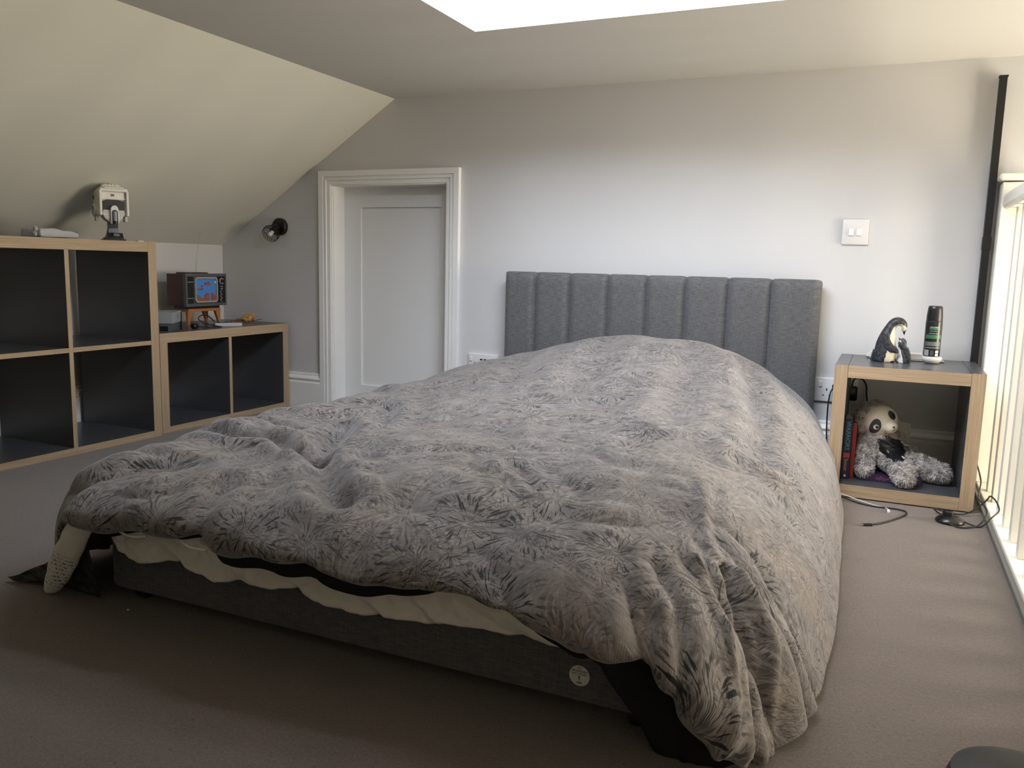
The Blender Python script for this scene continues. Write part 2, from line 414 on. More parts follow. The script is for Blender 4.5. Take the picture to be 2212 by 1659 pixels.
# headboard with eight padded channels
seams = [1.566, 1.701, 1.846, 2.002, 2.154, 2.300, 2.454, 2.605, 2.772]
def headboard():
    V = []; Fc = []; nz = 26
    z0, z1, yb = .06, .669, -.058
    for a, b in zip(seams, seams[1:]):
        n = 14; base = len(V)
        for i in range(n+1):
            s = i/n; ex = min(s, 1-s)*(b-a); px = (1-(1-min(1, ex/.026))**3)
            for j in range(nz+1):
                t = j/nz; tz = 1-(1-t)**1.6 if False else t
                z = z0+(z1-z0)*t; et = min(1, (z1-z)/.045); pz = math.sqrt(max(0, 1-(1-et)**2))
                V.append((a+(b-a)*s, yb-.018-.024*px*(.3+.7*pz), z-(.005*(1-px) if j == nz else 0)))
        for i in range(n):
            for j in range(nz):
                p = base+i*(nz+1)+j; Fc.append((p, p+1, p+nz+2, p+nz+1))
        # top and side returns to the board
        for i in range(n):
            p = base+i*(nz+1)+nz; q = len(V); V.append((V[p][0], yb+.01, V[p][2])); V.append((V[p+nz+1][0], yb+.01, V[p+nz+1][2])); Fc.append((p, q, q+1, p+nz+1))
    V = [(x-2.17, y+1.0, z) for x, y, z in V]
    h = raw('headboard', V, Fc, 'headfab', bed, True)
    bm = BM(); box(bm, BX0, BX1, yb-.012, -.024, z0, z1-.006, .006); xform(bm, loc(0)); obj('headboard_back', bm, 'headfab', h)
    bm = BM(); box(bm, BX0-.014, BX0+.01, -.045, -.035, .595, .607, .001); xform(bm, loc(0)); obj('wall_bracket', bm, 'black_matt', h)
headboard()
def castor(x, y):
    c = bpy.data.objects.new('castor', None); C.objects.link(c); c.parent = bed; c.location = (x-2.17, y+1.0, 0)
    bm = BM(); lathe(bm, [(0, -.011), (.017, -.011), (.0205, -.008), (.0205, .008), (.017, .011), (0, .011)], 24, (0, 0, .0195), Matrix.Rotation(PI/2, 3, 'Y')); obj('wheel', bm, 'rubber', c, 'auto')
    bm = BM(); lathe(bm, [(0, -.013), (.006, -.013), (.006, .013), (0, .013)], 12, (0, 0, .0195), Matrix.Rotation(PI/2, 3, 'Y')); box(bm, -.006, .006, -.006, .006, .030, .040); obj('axle', bm, 'chrome', c)
for x, y in ((2.685, -1.985), (1.64, -1.975), (2.685, -.2), (1.65, -.2)): castor(x, y)
# round printed sticker at the foot end
stk = bpy.data.objects.new('round_sticker', None)
bm = BM(); lathe(bm, [(0, 0), (.0165, 0), (.0165, .0006), (0, .0006)], 40, (2.600-2.17, BYF+1.0, .0745), Matrix.Rotation(PI/2, 3, 'X'))
stk = obj('round_sticker', bm, mat('cream_sticker', (.62, .60, .53), .6), bed); stk['label'] = 'round cream sticker with printed fitting note'
ink = mat('ink', (.02, .02, .02), .7)
for s, z, sz in (('FIT', .0125, .0042), ('HEADBOARD', .0075, .0042), ('BOLT ON LEG', .0028, .0038), ('HERE', -.0115, .0042)):
    text_mesh('lettering', s, sz, Matrix.Translation((2.600-2.17, BYF+1.0-.0008, .0745+z)) @ FRONT, ink, stk)
bm = BM(); box(bm, -.0004, .0004, -.0010, -.0006, -.008, -.001); box(bm, -.0014, .0014, -.0010, -.0006, -.002, -.0004); box(bm, -.0012, .0012, -.0010, -.0006, -.005, -.0042); xform(bm, Matrix.Translation((2.600-2.17, BYF+1.0, .0745))); obj('printed_bolt', bm, ink, stk)

mt = BM(); box(mt, BX0+.005, BX1-.015, BYF+.012, -.11, .134, .232, .035, 5); matt = obj('mattress', mt, mat('ticking', (.30, .30, .29), .8), None, 'auto')
tag(matt, 'thin grey-white patterned mattress on the divan base under the duvet', 'mattress')
n_ = N(matt.data.materials[0]); vv = n_.coord('Object', (60, 60, 260)); n_.base(n_.mix(n_.mapr(n_.noise(vv, 1, 3), .42, .58), (.07, .07, .075), (.48, .47, .45)))

# crumpled cream sheet hanging over the foot end
def sheet():
    low = [(1.600, .170), (1.635, .150), (1.663, .124), (1.704, .106), (1.728, .110), (1.817, .130), (1.847, .124), (1.899, .112), (1.959, .119), (2.036, .115), (2.077, .120), (2.141, .113), (2.213, .110), (2.286, .119), (2.340, .115), (2.423, .126), (2.452, .125), (2.513, .130), (2.557, .131), (2.62, .150), (2.66, .185)]
    xs = np.array([p[0] for p in low]); zs = np.array([p[1] for p in low])
    nx, nt = 520, 34; V = []; Fc = []
    for i in range(nx+1):
        x = 1.600+(2.66-1.600)*i/nx; zl = float(np.interp(x, xs, zs))-.002+.004*math.sin(x*19)
        for j in range(nt+1):
            t = j/nt
            z = .222+(zl-.222)*max(0, (t-.15)/.85)
            y = BYF+.012-.032*min(1, t/.15)
            # slanting folds running down to the right
            ph = (x-2.0*(.238-z))*7+.9*noise.noise(Vector((x*4, 0, 5)))
            am = .017*min(1, max(0, (t-.2)/.3))
            fr_ = ph % 1.0; f = (1-fr_)*min(1, fr_/.35)*1.3+.45*noise.noise(Vector(((x+2*z)*22, z*12, 3)))
            y -= am*f + .006*noise.noise(Vector((x*50, z*60, 1)))*min(1, t*2)
            z += .005*noise.noise(Vector((x*30, t*3, 7)))
            if j == nt: y += .004
            V.append((x, y, z))
    for i in range(nx):
        for j in range(nt): p = i*(nt+1)+j; Fc.append((p, p+nt+1, p+nt+2, p+1))
    o = raw('bed_sheet', V, Fc, 'sheet'); s = o.modifiers.new('cloth', 'SOLIDIFY'); s.thickness = .0015
    tag(o, 'crumpled cream sheet spilling from under the duvet at the foot of the bed', 'sheet')
sheet()

# ------------------------------------------------------------------ duvet
def duvet():
    Y = [-.135, -.205, -.30, -.55, -.90, -1.25, -1.55, -1.80, -1.97, -2.075, -2.125, -2.105]
    # per row: (x,z[,y]) from the left hem over the bed to the right hem
    R = [
     [(1.47,.03),(1.48,.13),(1.53,.22),(1.80,.30),(2.03,.33),(2.25,.34),(2.50,.32),(2.72,.22),(2.80,.12),(2.81,.03)],
     [(1.42,.02),(1.45,.13),(1.51,.26),(1.80,.355),(2.03,.41),(2.25,.425),(2.50,.385),(2.735,.26),(2.822,.14),(2.835,.015)],
     [(1.38,.02),(1.42,.14),(1.50,.285),(1.80,.372),(2.02,.428),(2.25,.446),(2.50,.417),(2.745,.285),(2.836,.15),(2.850,.012)],
     [(1.36,.02),(1.41,.14),(1.51,.285),(1.80,.355),(2.03,.400),(2.25,.412),(2.50,.385),(2.745,.290),(2.863,.15),(2.905,.012)],
     [(1.35,.02),(1.40,.14),(1.51,.280),(1.80,.318),(2.03,.345),(2.25,.350),(2.50,.345),(2.735,.285),(2.870,.16),(2.925,.012)],
     [(1.34,.02),(1.39,.14),(1.50,.270),(1.80,.298),(2.03,.318),(2.25,.325),(2.50,.325),(2.735,.280),(2.875,.16),(2.935,.012)],
     [(1.34,.02),(1.39,.15),(1.50,.272),(1.80,.298),(2.03,.300),(2.25,.308),(2.50,.310),(2.735,.270),(2.875,.15),(2.940,.012)],
     [(1.35,.02),(1.40,.15),(1.51,.270),(1.80,.295),(2.03,.282),(2.25,.292),(2.50,.292),(2.735,.255),(2.865,.14),(2.930,.012)],
     [(1.37,.02,-1.93),(1.43,.15),(1.53,.255),(1.80,.280),(2.03,.272),(2.25,.272),(2.50,.270),(2.730,.232),(2.850,.125),(2.915,.012,-1.89)],
     [(1.40,.02,-1.98),(1.48,.13,-2.04),(1.57,.232),(1.80,.258),(2.03,.254),(2.25,.246),(2.50,.240),(2.725,.205),(2.835,.10,-2.03),(2.900,.010,-1.95)],
     [(1.43,.02,-2.01),(1.52,.12,-2.08),(1.598,.206),(1.82,.224),(2.05,.222),(2.25,.208),(2.50,.207),(2.720,.172),(2.825,.085,-2.09),(2.880,.008,-2.01)],
     [(1.44,.015,-2.0),(1.53,.10,-2.06),(1.604,.190),(1.82,.204),(2.05,.202),(2.25,.190),(2.50,.190),(2.715,.155),(2.812,.070,-2.08),(2.860,.006,-2.03)],
    ]
    G = np.array([[(p[0], p[2] if len(p) > 2 else y, p[1]) for p in row] for row, y in zip(R, Y)])
    def cr(G, n, axis):
        G = np.moveaxis(G, axis, 0); L = len(G)-1; out = []
        for q in np.linspace(0, L, n):
            i = min(int(q), L-1); t = q-i
            p0, p1, p2, p3 = G[max(i-1, 0)], G[i], G[i+1], G[min(i+2, L)]
            out.append(.5*((2*p1)+(p2-p0)*t+(2*p0-5*p1+4*p2-p3)*t*t+(3*p1-p0-3*p2+p3)*t**3))
        return np.moveaxis(np.array(out), 0, axis)
    NU, NV = 300, 330
    # resample the rows evenly along the length
    S = cr(G, NU, 1)
    S = cr(S, NV, 0)
    d = np.linalg.norm(np.diff(S[:, NU//2], axis=0), axis=1); cum = np.concatenate([[0], np.cumsum(d)]); tgt = np.linspace(0, cum[-1], NV)
    S2 = np.empty_like(S)
    for k in range(3):
        for j in range(NU): S2[:, j, k] = np.interp(tgt, cum, S[:, j, k])
    S = S2
    U = np.concatenate([np.zeros((NV, 1)), np.cumsum(np.linalg.norm(np.diff(S, axis=1), axis=2), axis=1)], axis=1)
    U = U-U[:, NU//2:NU//2+1]; Vv = np.repeat(tgt[:, None], NU, axis=1)
    def normals(S):
        a = np.gradient(S, axis=0); b = np.gradient(S, axis=1); n = np.cross(a, b); n /= np.linalg.norm(n, axis=2, keepdims=True)+1e-9
        return n*np.sign(n[NV//2, NU//2, 2])
    nrm = normals(S)
    X, Yc, Z = S[..., 0], S[..., 1], S[..., 2]
    s = np.linspace(0, 1, NU)[None, :]*np.ones((NV, 1)); t = tgt[:, None]/cum[-1]*np.ones((1, NU))
    side = np.clip((X-2.70)/.16, 0, 1); left = np.clip((1.9-X)/.4, 0, 1)
    foot = np.clip((-1.0-Yc)/.8, 0, 1); top = 1-side
    def nz(fx, fy, seed, ox=X, oy=Yc):
        out = np.empty(X.shape)
        for i in range(NV):
            for j in range(NU): out[i, j] = noise.noise(Vector((ox[i, j]*fx+seed, oy[i, j]*fy+seed*1.7, seed)))
        return out
    def seg(P):
        D = np.full(X.shape, 9.)
        for (x0, y0), (x1, y1) in zip(P, P[1:]):
            dx, dy = x1-x0, y1-y0; q = np.clip(((X-x0)*dx+(Yc-y0)*dy)/(dx*dx+dy*dy), 0, 1)
            D = np.minimum(D, np.hypot(X-(x0+q*dx), Yc-(y0+q*dy)))
        return D
    disp = np.zeros(X.shape)
    n1 = nz(3.4, 3.0, 1.3); n2 = nz(8, 7, 4.1); n3 = nz(19, 15, 8.8)
    calm = 1-.65*np.clip((Yc+1.0)/.6, 0, 1)
    disp += .016*n1*top*calm + .010*n2*top*calm*(.5+.5*foot+left) + .0035*n3*(.4+foot+left*.8)*top
    # billows: rounded puffs separated by sharp valleys, strongest on the left foot quarter
    r1 = nz(4.6, 5.6, 12.4, X+.35*n1*.3, Yc+.12*n2); r2 = nz(9.5, 11.5, 21.7, X+.06*n2, Yc+.05*n1)
    puff = np.abs(r1)**.75; puff2 = np.abs(r2)**.8
    wq = np.clip(.25+.9*left+.55*foot, 0, 1.3)*np.clip(1.25-side*1.3, 0, 1)*calm
    disp += .032*(puff-.35)*wq*.68 + .009*(puff2-.3)*wq
    def crease(P, depth, wd, lip=.35):
        D = seg(P); return -depth*np.exp(-(D/wd)**2)+depth*lip*np.exp(-((D-wd*2.2)/(wd*1.1))**2)
    disp += crease([(1.80,-1.50),(1.90,-1.73),(1.99,-1.85),(2.07,-1.93),(2.13,-1.98)], .024, .026)
    disp += crease([(1.56,-1.70),(1.68,-1.73),(1.76,-1.70),(1.84,-1.76),(1.93,-1.78)], .024, .018)
    disp += crease([(1.54,-1.60),(1.62,-1.58),(1.74,-1.62)], .016, .016)
    disp += crease([(1.86,-1.97),(1.90,-2.05),(1.93,-2.13)], .016, .022)
    disp += crease([(1.74,-1.20),(1.82,-1.36),(1.86,-1.47)], .016, .022)
    disp += crease([(2.33,-1.69),(2.38,-1.735),(2.43,-1.80)], .010, .014)
    disp += crease([(2.10,-.34),(2.14,-.60),(2.20,-.95)], .014, .045, .6)
    disp += crease([(2.40,-.36),(2.43,-.60),(2.50,-1.0),(2.53,-1.2)], .011, .040, .7)
    disp += crease([(2.58,-.36),(2.64,-.62),(2.70,-.90),(2.75,-1.25)], .014, .030, .7)
    disp += crease([(1.82,-.36),(1.88,-.62),(1.97,-.9)], .012, .04, .5)
    disp -= crease([(2.66,-1.27),(2.69,-1.38)], .007, .018, .6)
    disp -= crease([(2.69,-1.62),(2.72,-1.75),(2.78,-1.90)], .006, .010, .5)
    disp -= crease([(2.22,-1.30),(2.25,-1.44)], .008, .02, .5)
    # hanging folds on the right side, tighter near the foot corner
    lowr = np.clip((.27-Z)/.25, 0, 1)*side
    hemk = np.clip((Z-.02)/.10, .25, 1)
    fold = np.sin(Yc*9+2.0*n1*2+.6)*.007*lowr*hemk + np.sin(Yc*27+3*n2)*.002*lowr*hemk
    cf = np.clip((-1.62-Yc)/.35, 0, 1)*np.clip((X-2.62)/.12, 0, 1)
    th = np.arctan2(Yc+1.80, X-2.56); rd = np.hypot(Yc+1.80, X-2.56); cg = np.clip((rd-.14)/.16, 0, 1)*np.clip((X-2.60)/.08, 0, 1)*np.clip((-1.66-Yc)/.12, 0, 1)
    fc = (np.abs(np.sin(th*6.2+.9*n1+.35))**.55-.62)*.031*cg*np.clip((-1.78-Yc)/.16, 0, 1)
    fc2 = (np.abs(np.sin(th*11+1.5*n2+1.9*rd*8))**.6-.6)*.014*cg
    for P, dpt, wd in (([(2.74,-1.90),(2.80,-1.99),(2.83,-2.08)], -.016, .011), ([(2.78,-1.86),(2.835,-1.95),(2.865,-2.04)], .020, .010), ([(2.80,-1.84),(2.855,-1.91),(2.885,-1.99)], -.012, .009), ([(2.70,-1.97),(2.745,-2.04),(2.77,-2.11)], .012, .012)):
        D_ = seg(P); disp += -dpt*np.exp(-(D_/wd)**2)
    disp += fold+fc+fc2
    # keep the very hem soft and near the floor
    S = S+nrm*disp[..., None]
    # wavy lip at the foot end
    wl = np.clip((t-.93)/.07, 0, 1)*np.clip((X-1.55)/.05, 0, 1)*np.clip((2.78-X)/.05, 0, 1)
    S[..., 2] += wl*(.004*np.sin(X*21+.6)+.003*np.sin(X*47))
    S[..., 1] += wl*(.008*np.sin(X*13+2)+.004*np.sin(X*33))
    # bedside table and floor clearance
    S[..., 2] = np.maximum(S[..., 2], .006)
    near = (S[..., 1] > -.455); S[..., 0] = np.where(near, np.minimum(S[..., 0], 2.843), S[..., 0])
    S[..., 1] = np.minimum(S[..., 1], -.122)
    # never dip into the mattress
    inside = (S[..., 0] > 1.60) & (S[..., 0] < 2.69) & (S[..., 1] > -1.97)
    S[..., 2] = np.where(inside, np.maximum(S[..., 2], .243), S[..., 2])
    faces = [(i*NU+j, (i+1)*NU+j, (i+1)*NU+j+1, i*NU+j+1) for i in range(NV-1) for j in range(NU-1)]
    o = raw('duvet', S.reshape(-1, 3), faces, 'duvet', None, True, np.stack([U.ravel(), Vv.ravel()], 1))
    sd = o.modifiers.new('thickness', 'SOLIDIFY'); sd.thickness = .005; sd.offset = 0
    tag(o, 'rumpled duvet in a grey starburst feather print spread over the bed', 'duvet')
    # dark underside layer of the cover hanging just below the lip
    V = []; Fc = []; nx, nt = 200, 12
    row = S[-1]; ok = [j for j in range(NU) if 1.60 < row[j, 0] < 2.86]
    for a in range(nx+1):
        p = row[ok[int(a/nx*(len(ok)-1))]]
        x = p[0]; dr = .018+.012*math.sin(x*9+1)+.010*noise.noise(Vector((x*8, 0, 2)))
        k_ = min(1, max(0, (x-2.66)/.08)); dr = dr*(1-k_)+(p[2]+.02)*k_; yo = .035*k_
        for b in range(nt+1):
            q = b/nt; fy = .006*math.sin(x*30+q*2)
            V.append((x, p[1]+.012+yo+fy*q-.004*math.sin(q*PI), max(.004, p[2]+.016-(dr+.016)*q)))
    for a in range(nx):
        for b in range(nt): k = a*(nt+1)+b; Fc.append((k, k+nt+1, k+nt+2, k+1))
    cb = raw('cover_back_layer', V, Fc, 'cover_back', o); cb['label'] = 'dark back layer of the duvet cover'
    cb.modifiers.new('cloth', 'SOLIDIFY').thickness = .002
    # dark flap of the cover lying on the floor at the left foot corner
    n = 40; V = []; Fc = []
    A = [(1.575,-2.07,.195),(1.545,-2.06,.13),(1.49,-2.05,.085),(1.41,-2.05,.045),(1.325,-2.055,.012)]
    B = [(1.572,-2.035,.008),(1.555,-2.03,.007),(1.53,-2.03,.007),(1.44,-2.035,.007),(1.34,-2.052,.006)]
    Tp = [(1.570,-2.00,.21),(1.53,-2.00,.17),(1.47,-1.98,.11),(1.41,-1.97,.06),(1.345,-2.02,.018)]
    PA, PB, PT = smoothpts(A, 10), smoothpts(B, 10), smoothpts(Tp, 10)
    m_ = len(PA)
    for i in range(m_):
        for b in range(21):
            q = b/20
            P = PT[i].lerp(PA[i], min(1, q*2)) if q < .5 else PA[i].lerp(PB[i], (q-.5)*2)
            V.append((P.x, P.y, max(.005, P.z+.006*noise.noise(P*18))))
    for i in range(m_-1):
        for b in range(20): k = i*21+b; Fc.append((k, k+21, k+22, k+1))
    fl = raw('cover_flap', V, Fc, [M['cover_under']], o, True, [(v[0]*1.0, v[1]+v[2]) for v in V]); fl.modifiers.new('cloth', 'SOLIDIFY').thickness = .003
    # pale end of the inner quilt slipping out of the cover
    bm = BM()
    path = [(1.650,-2.112,.200),(1.606,-2.104,.168),(1.562,-2.092,.120),(1.512,-2.076,.070),(1.474,-2.062,.032),(1.452,-2.052,.010)]
    tube(bm, path, lambda q: .022+.014*math.sin(min(1, q*1.15)*PI)-.017*max(0, q-.75)*4*.25, 20, 8)
    ax = Vector((-.16, 0, -.18)).normalized()
    for v in bm.verts:
        yc = -2.052-(v.co.x-1.452)*.30; v.co.y = yc+(v.co.y-yc)*.42
        v.co += Vector((0, 1, 0))*.006*noise.noise(v.co*30)
        v.co.z = max(.004, v.co.z)
    qo = obj('inner_quilt_end', bm, mat('quilt_cotton', (.56, .54, .48), .85, sheen=.2), o, True); qo['label'] = 'cream end of the inner quilt with faint dark stripes'
    q_ = N(qo.data.materials[0]); vq = q_.coord('Object'); wv = q_.new('ShaderNodeTexWave', bands_direction='Z'); q_.link(vq, wv.inputs[0]); wv.inputs['Scale'].default_value = 34; wv.inputs['Distortion'].default_value = 1.2
    sx = q_.new('ShaderNodeSeparateXYZ'); q_.link(vq, sx.inputs[0])
    msk = q_.math('MULTIPLY', q_.mapr(sx.outputs[2], .13, .10), q_.mapr(sx.outputs[2], .022, .035))
    dash = q_.mapr(q_.noise(q_.coord('Object', (160, 10, 30)), 1, 1), .45, .55)
    f = q_.math('MULTIPLY', q_.math('MULTIPLY', q_.mapr(wv.outputs[1], .55, .8), msk), dash)
    q_.base(q_.mix(q_.math('MULTIPLY', f, 1.0), (.56, .54, .48), (.05, .05, .055)))
    # thin pale edges of the inner quilt peeping from the lip
    bm = BM(); tube(bm, [(1.735,-2.112,.193),(1.77,-2.118,.192),(1.80,-2.112,.195)], .0022, 8); obj('inner_quilt_edge', bm, 'sheet', o, True)
    bm = BM(); tube(bm, [(1.885,-2.112,.200),(1.915,-2.120,.196),(1.945,-2.114,.194)], .0022, 8); obj('inner_quilt_edge', bm, 'sheet', o, True)
duvet()

# ------------------------------------------------------------------ things on the walls
def at(x, y, z): return Matrix.Translation((x, y, z))
def switch():
    t = thing('light_switch', 'white two-gang light switch high on the wall right of the headboard', 'light switch', (2.863, 0, .836))
    bm = BM(); box(bm, -.043, .043, -.009, .0, -.043, .043, .003, 3); obj('switch_plate', bm, 'plastic_white', t, 'auto')
    for sx in (-.0125, .0125):
        bm = BM(); box(bm, sx-.008, sx+.008, -.0125, -.008, -.012, .011, .0012)
        for v in bm.verts:
            if v.co.z < 0 and v.co.y < -.011: v.co.y -= .002
        obj('rocker', bm, mat('white_rocker', (.85, .83, .82), .25), t)
    for sx in (-.030, .030):
        bm = BM(); lathe(bm, [(0, .0095), (.003, .0095), (.003, .008)], 12, (sx, 0, 0), Matrix.Rotation(PI/2, 3, 'X')); obj('screw_cap', bm, mat('white_cap', (.82, .80, .79), .3), t)
switch()
def socket(label, x0, z1, usb):
    t = thing('wall_socket', label, 'socket', (x0+.073, 0, z1-.043))
    bm = BM(); box(bm, -.073, .073, -.010, 0, -.043, .043, .003, 3); obj('face_plate', bm, 'plastic_white', t, 'auto')
    for sx, k in ((-.058, -1), (.058, 1)):
        bm = BM(); x = sx if usb else (-.060 if k < 0 else .012)
        if not usb: x = -.052 if k < 0 else .020
        box(bm, x-.0055, x+.0055, -.0145, -.009, .010, .029, .001); obj('rocker', bm, 'plastic_white', t)
        ox = k*.040 if usb else (-.030 if k < 0 else .042)
        bm = BM(); box(bm, ox-.002, ox+.002, -.0104, -.009, -.004, .005)
        box(bm, ox-.014, ox-.008, -.0104, -.009, -.0225, -.0185); box(bm, ox+.008, ox+.014, -.0104, -.009, -.0225, -.0185); obj('pin_holes', bm, 'dark', t)
    if usb:
        for ux in (-.009, .009):
            bm = BM(); box(bm, ux-.0062, ux+.0062, -.0104, -.009, .015, .021); obj('usb_port', bm, 'dark', t)
    return t
socket('white double wall socket with usb ports left of the headboard', 1.364, .317, True)
socket('white double wall socket between the headboard and the bedside cube', 2.768, .322, False)
def plug():
    t = thing('power_plug', 'black mains plug in the wall socket behind the bedside cube', 'plug', (2.890, -.0102, .275))
    bm = BM(); box(bm, -.024, .024, -.022, 0, -.026, .026, .007, 4); box(bm, -.018, .018, -.0285, -.020, -.020, .018, .003, 3); obj('plug_body', bm, 'plastic_black', t, 'auto')
    bm = BM(); tube(bm, [(.004, -.014, .024), (.010, -.016, .050), (.032, -.018, .056), (.050, -.025, .035), (.054, -.02, .0), (.060, -.02, -.04), (.066, -.02, -.12), (.075, -.018, -.215)], .003, 8); obj('cable', bm, 'rubber', t, True)
    t = thing('power_plug', 'black plug in the wall socket at the left edge of the bedside cube', 'plug', (2.835, -.0102, .289))
    bm = BM(); box(bm, -.006, .012, -.012, 0, -.01, .012, .003, 2); obj('plug_body', bm, 'plastic_black', t, 'auto')
    bm = BM(); tube(bm, [(-.002, -.010, 0), (-.010, -.02, -.02), (-.014, -.026, -.07), (-.012, -.026, -.15), (-.006, -.026, -.230), (0, -.026, -.280)], .0026, 8); obj('cable', bm, 'rubber', t, True)
plug()
def wall_lamp():
    t = thing('wall_lamp', 'small black wire cage wall spotlight under the sloping ceiling', 'lamp', (.362, 0, .845))
    bm = BM(); lathe(bm, [(0, 0), (.040, 0), (.040, .016), (.037, .020), (0, .022)], 40, (0, 0, 0), Matrix.Rotation(PI/2, 3, 'X')); obj('wall_plate', bm, 'black_matt', t, 'auto')
    d = Vector((.02, -.76, -.56)).normalized(); c0 = Vector((.0, -.024, .002))
    rot = d.to_track_quat('Z', 'Y').to_matrix()
    bm = BM(); tube(bm, [(0, -.02, 0), (0, -.030, .004), c0+d*.012], .006, 8); lathe(bm, [(0, 0), (.016, 0), (.017, .004), (.017, .036), (.014, .038), (0, .038)], 24, c0+d*.008, rot); obj('lamp_holder', bm, 'black_matt', t, 'auto')
    bm = BM(); lathe(bm, [(0, .030), (.0085, .032), (.009, .052), (.010, .058), (.0105, .068), (.008, .074), (0, .076)], 20, c0, rot); obj('bulb', bm, mat('pearl_bulb', (.78, .77, .74), .2), t, True)
    bm = BM(); n = 22; ra, rb, h0, h1 = .024, .039, .026, .072
    def pt(r, a, h): return c0+rot@Vector((r*math.cos(a), r*math.sin(a), h))
    for r, h in ((ra, h0), (rb, .056), (rb*.98, h1)):
        tube(bm, [pt(r, 2*PI*k/32, h) for k in range(33)], .0009, 6, 0)
    for k in range(n):
        a = 2*PI*k/n
        for sg in (-1, 1): tube(bm, [pt(ra, a, h0), pt(rb*1.02, a+sg*.28, .056), pt(rb*.98, a+sg*.5, h1)], .0008, 5, 0)
    obj('wire_cage', bm, 'black_matt', t, True)
wall_lamp()
def corner_lamp():
    t = thing('corner_floor_lamp', 'tall thin black light bar standing in the corner by the balustrade', 'lamp', (3.262, -.019, 0))
    bm = BM(); box(bm, -.010, .012, -.012, .012, .012, .80, .001); obj('pole', bm, 'black_matt', t)
    bm = BM(); box(bm, -.010, .012, -.012, .012, .802, 1.325, .001); box(bm, -.012, .014, -.014, .013, 1.322, 1.327, .0005); obj('pole', bm, 'black_matt', t)
    bm = BM(); box(bm, -.012, .014, -.014, .014, .780, .822, .001); obj('joint_sleeve', bm, 'plastic_black', t)
    bm = BM(); box(bm, -.10, .022, -.050, .016, 0, .012, .002); obj('base', bm, 'black_matt', t)
corner_lamp()
def footswitch():
    t = thing('foot_switch', 'round black foot switch with coiled cable on the carpet by the balustrade', 'foot switch', (3.196, -.560, 0))
    bm = BM(); lathe(bm, [(0, 0), (.036, 0), (.038, .004), (.037, .008), (.027, .017), (.016, .021), (0, .022)], 40); obj('switch_body', bm, 'plastic_black', t, 'auto')
    bm = BM(); lathe(bm, [(0, .020), (.015, .020), (.0155, .022), (.0145, .031), (.011, .034), (0, .034)], 28, (-.005, .002, 0)); obj('push_button', bm, 'plastic_black', t, 'auto')
    def c(*p): return [(a-3.196, b+.560, z) for a, b, z in p]
    bm = BM(); tube(bm, c((3.230,-.562,.008),(3.258,-.580,.004),(3.275,-.575,.004),(3.300,-.560,.030),(3.318,-.530,.044),(3.312,-.500,.062),(3.300,-.470,.068),(3.294,-.450,.050),(3.270,-.452,.022),(3.235,-.475,.006),(3.190,-.480,.008),(3.160,-.478,.014),(3.165,-.505,.012),(3.176,-.525,.010)), .0022, 8); obj('cable', bm, 'rubber', t, True)
    bm = BM(); tube(bm, c((3.190,-.596,.006),(3.215,-.612,.003),(3.245,-.600,.004),(3.272,-.560,.006),(3.292,-.505,.026),(3.286,-.470,.040),(3.274,-.445,.052),(3.276,-.43,.075),(3.278,-.41,.10),(3.272,-.33,.13)), .0022, 8); obj('cable', bm, 'rubber', t, True)
footswitch()
def charge_cables():
    bm = BM(); tube(bm, [(2.845,-.462,.022),(2.90,-.462,.010),(2.96,-.490,.003),(3.01,-.503,.003),(3.055,-.500,.003),(3.082,-.515,.003),(3.082,-.555,.003),(3.055,-.615,.003),(3.020,-.675,.003),(2.998,-.700,.003)], .0024, 8)
    t = thing('charging_cable', 'black braided charging cable lying in front of the bedside cube', 'cable', (2.98, -.6, 0)); xform(bm, at(-2.98, .6, 0)); obj('cord', bm, 'rubber', t, True)
    bm = BM(); box(bm, -.014, .014, -.0045, .0045, 0, .007, .002); xform(bm, at(.004, -.114, 0) @ Matrix.Rotation(.55, 4, 'Z')); obj('connector', bm, 'plastic_black', t)
    bm = BM(); box(bm, -.006, .0, -.003, .003, .0015, .0055, .0005); xform(bm, at(-.008, -.122, 0) @ Matrix.Rotation(.55, 4, 'Z')); obj('connector_tip', bm, 'chrome', t)
    bm = BM(); tube(bm, [(2.85,-.462,.030),(2.91,-.458,.016),(2.96,-.470,.006),(3.00,-.490,.003),(3.030,-.505,.003),(3.037,-.525,.003)], .0015, 8)
    t = thing('charging_cable', 'thin white charging cable lying against the bedside cube', 'cable', (3.0, -.5, 0)); xform(bm, at(-3.0, .5, 0)); obj('cord', bm, 'plastic_white', t, True)
    bm = BM(); box(bm, .033, .041, -.050, -.026, 0, .006, .0015); obj('connector', bm, 'plastic_white', t)
charge_cables()
def round_black():
    bm = BM(); lathe(bm, [(0, 0), (.080, 0), (.088, .01), (.090, .03), (.084, .05), (.05, .066), (0, .070)], 48)
    o = obj('round_cushion', bm, 'rubber', None, 'auto'); o.location = (3.196, -1.965, 0); o.scale = (1, 1, .82)
    tag(o, 'black round cushion-like object on the carpet at the bottom right corner', 'cushion')
round_black()

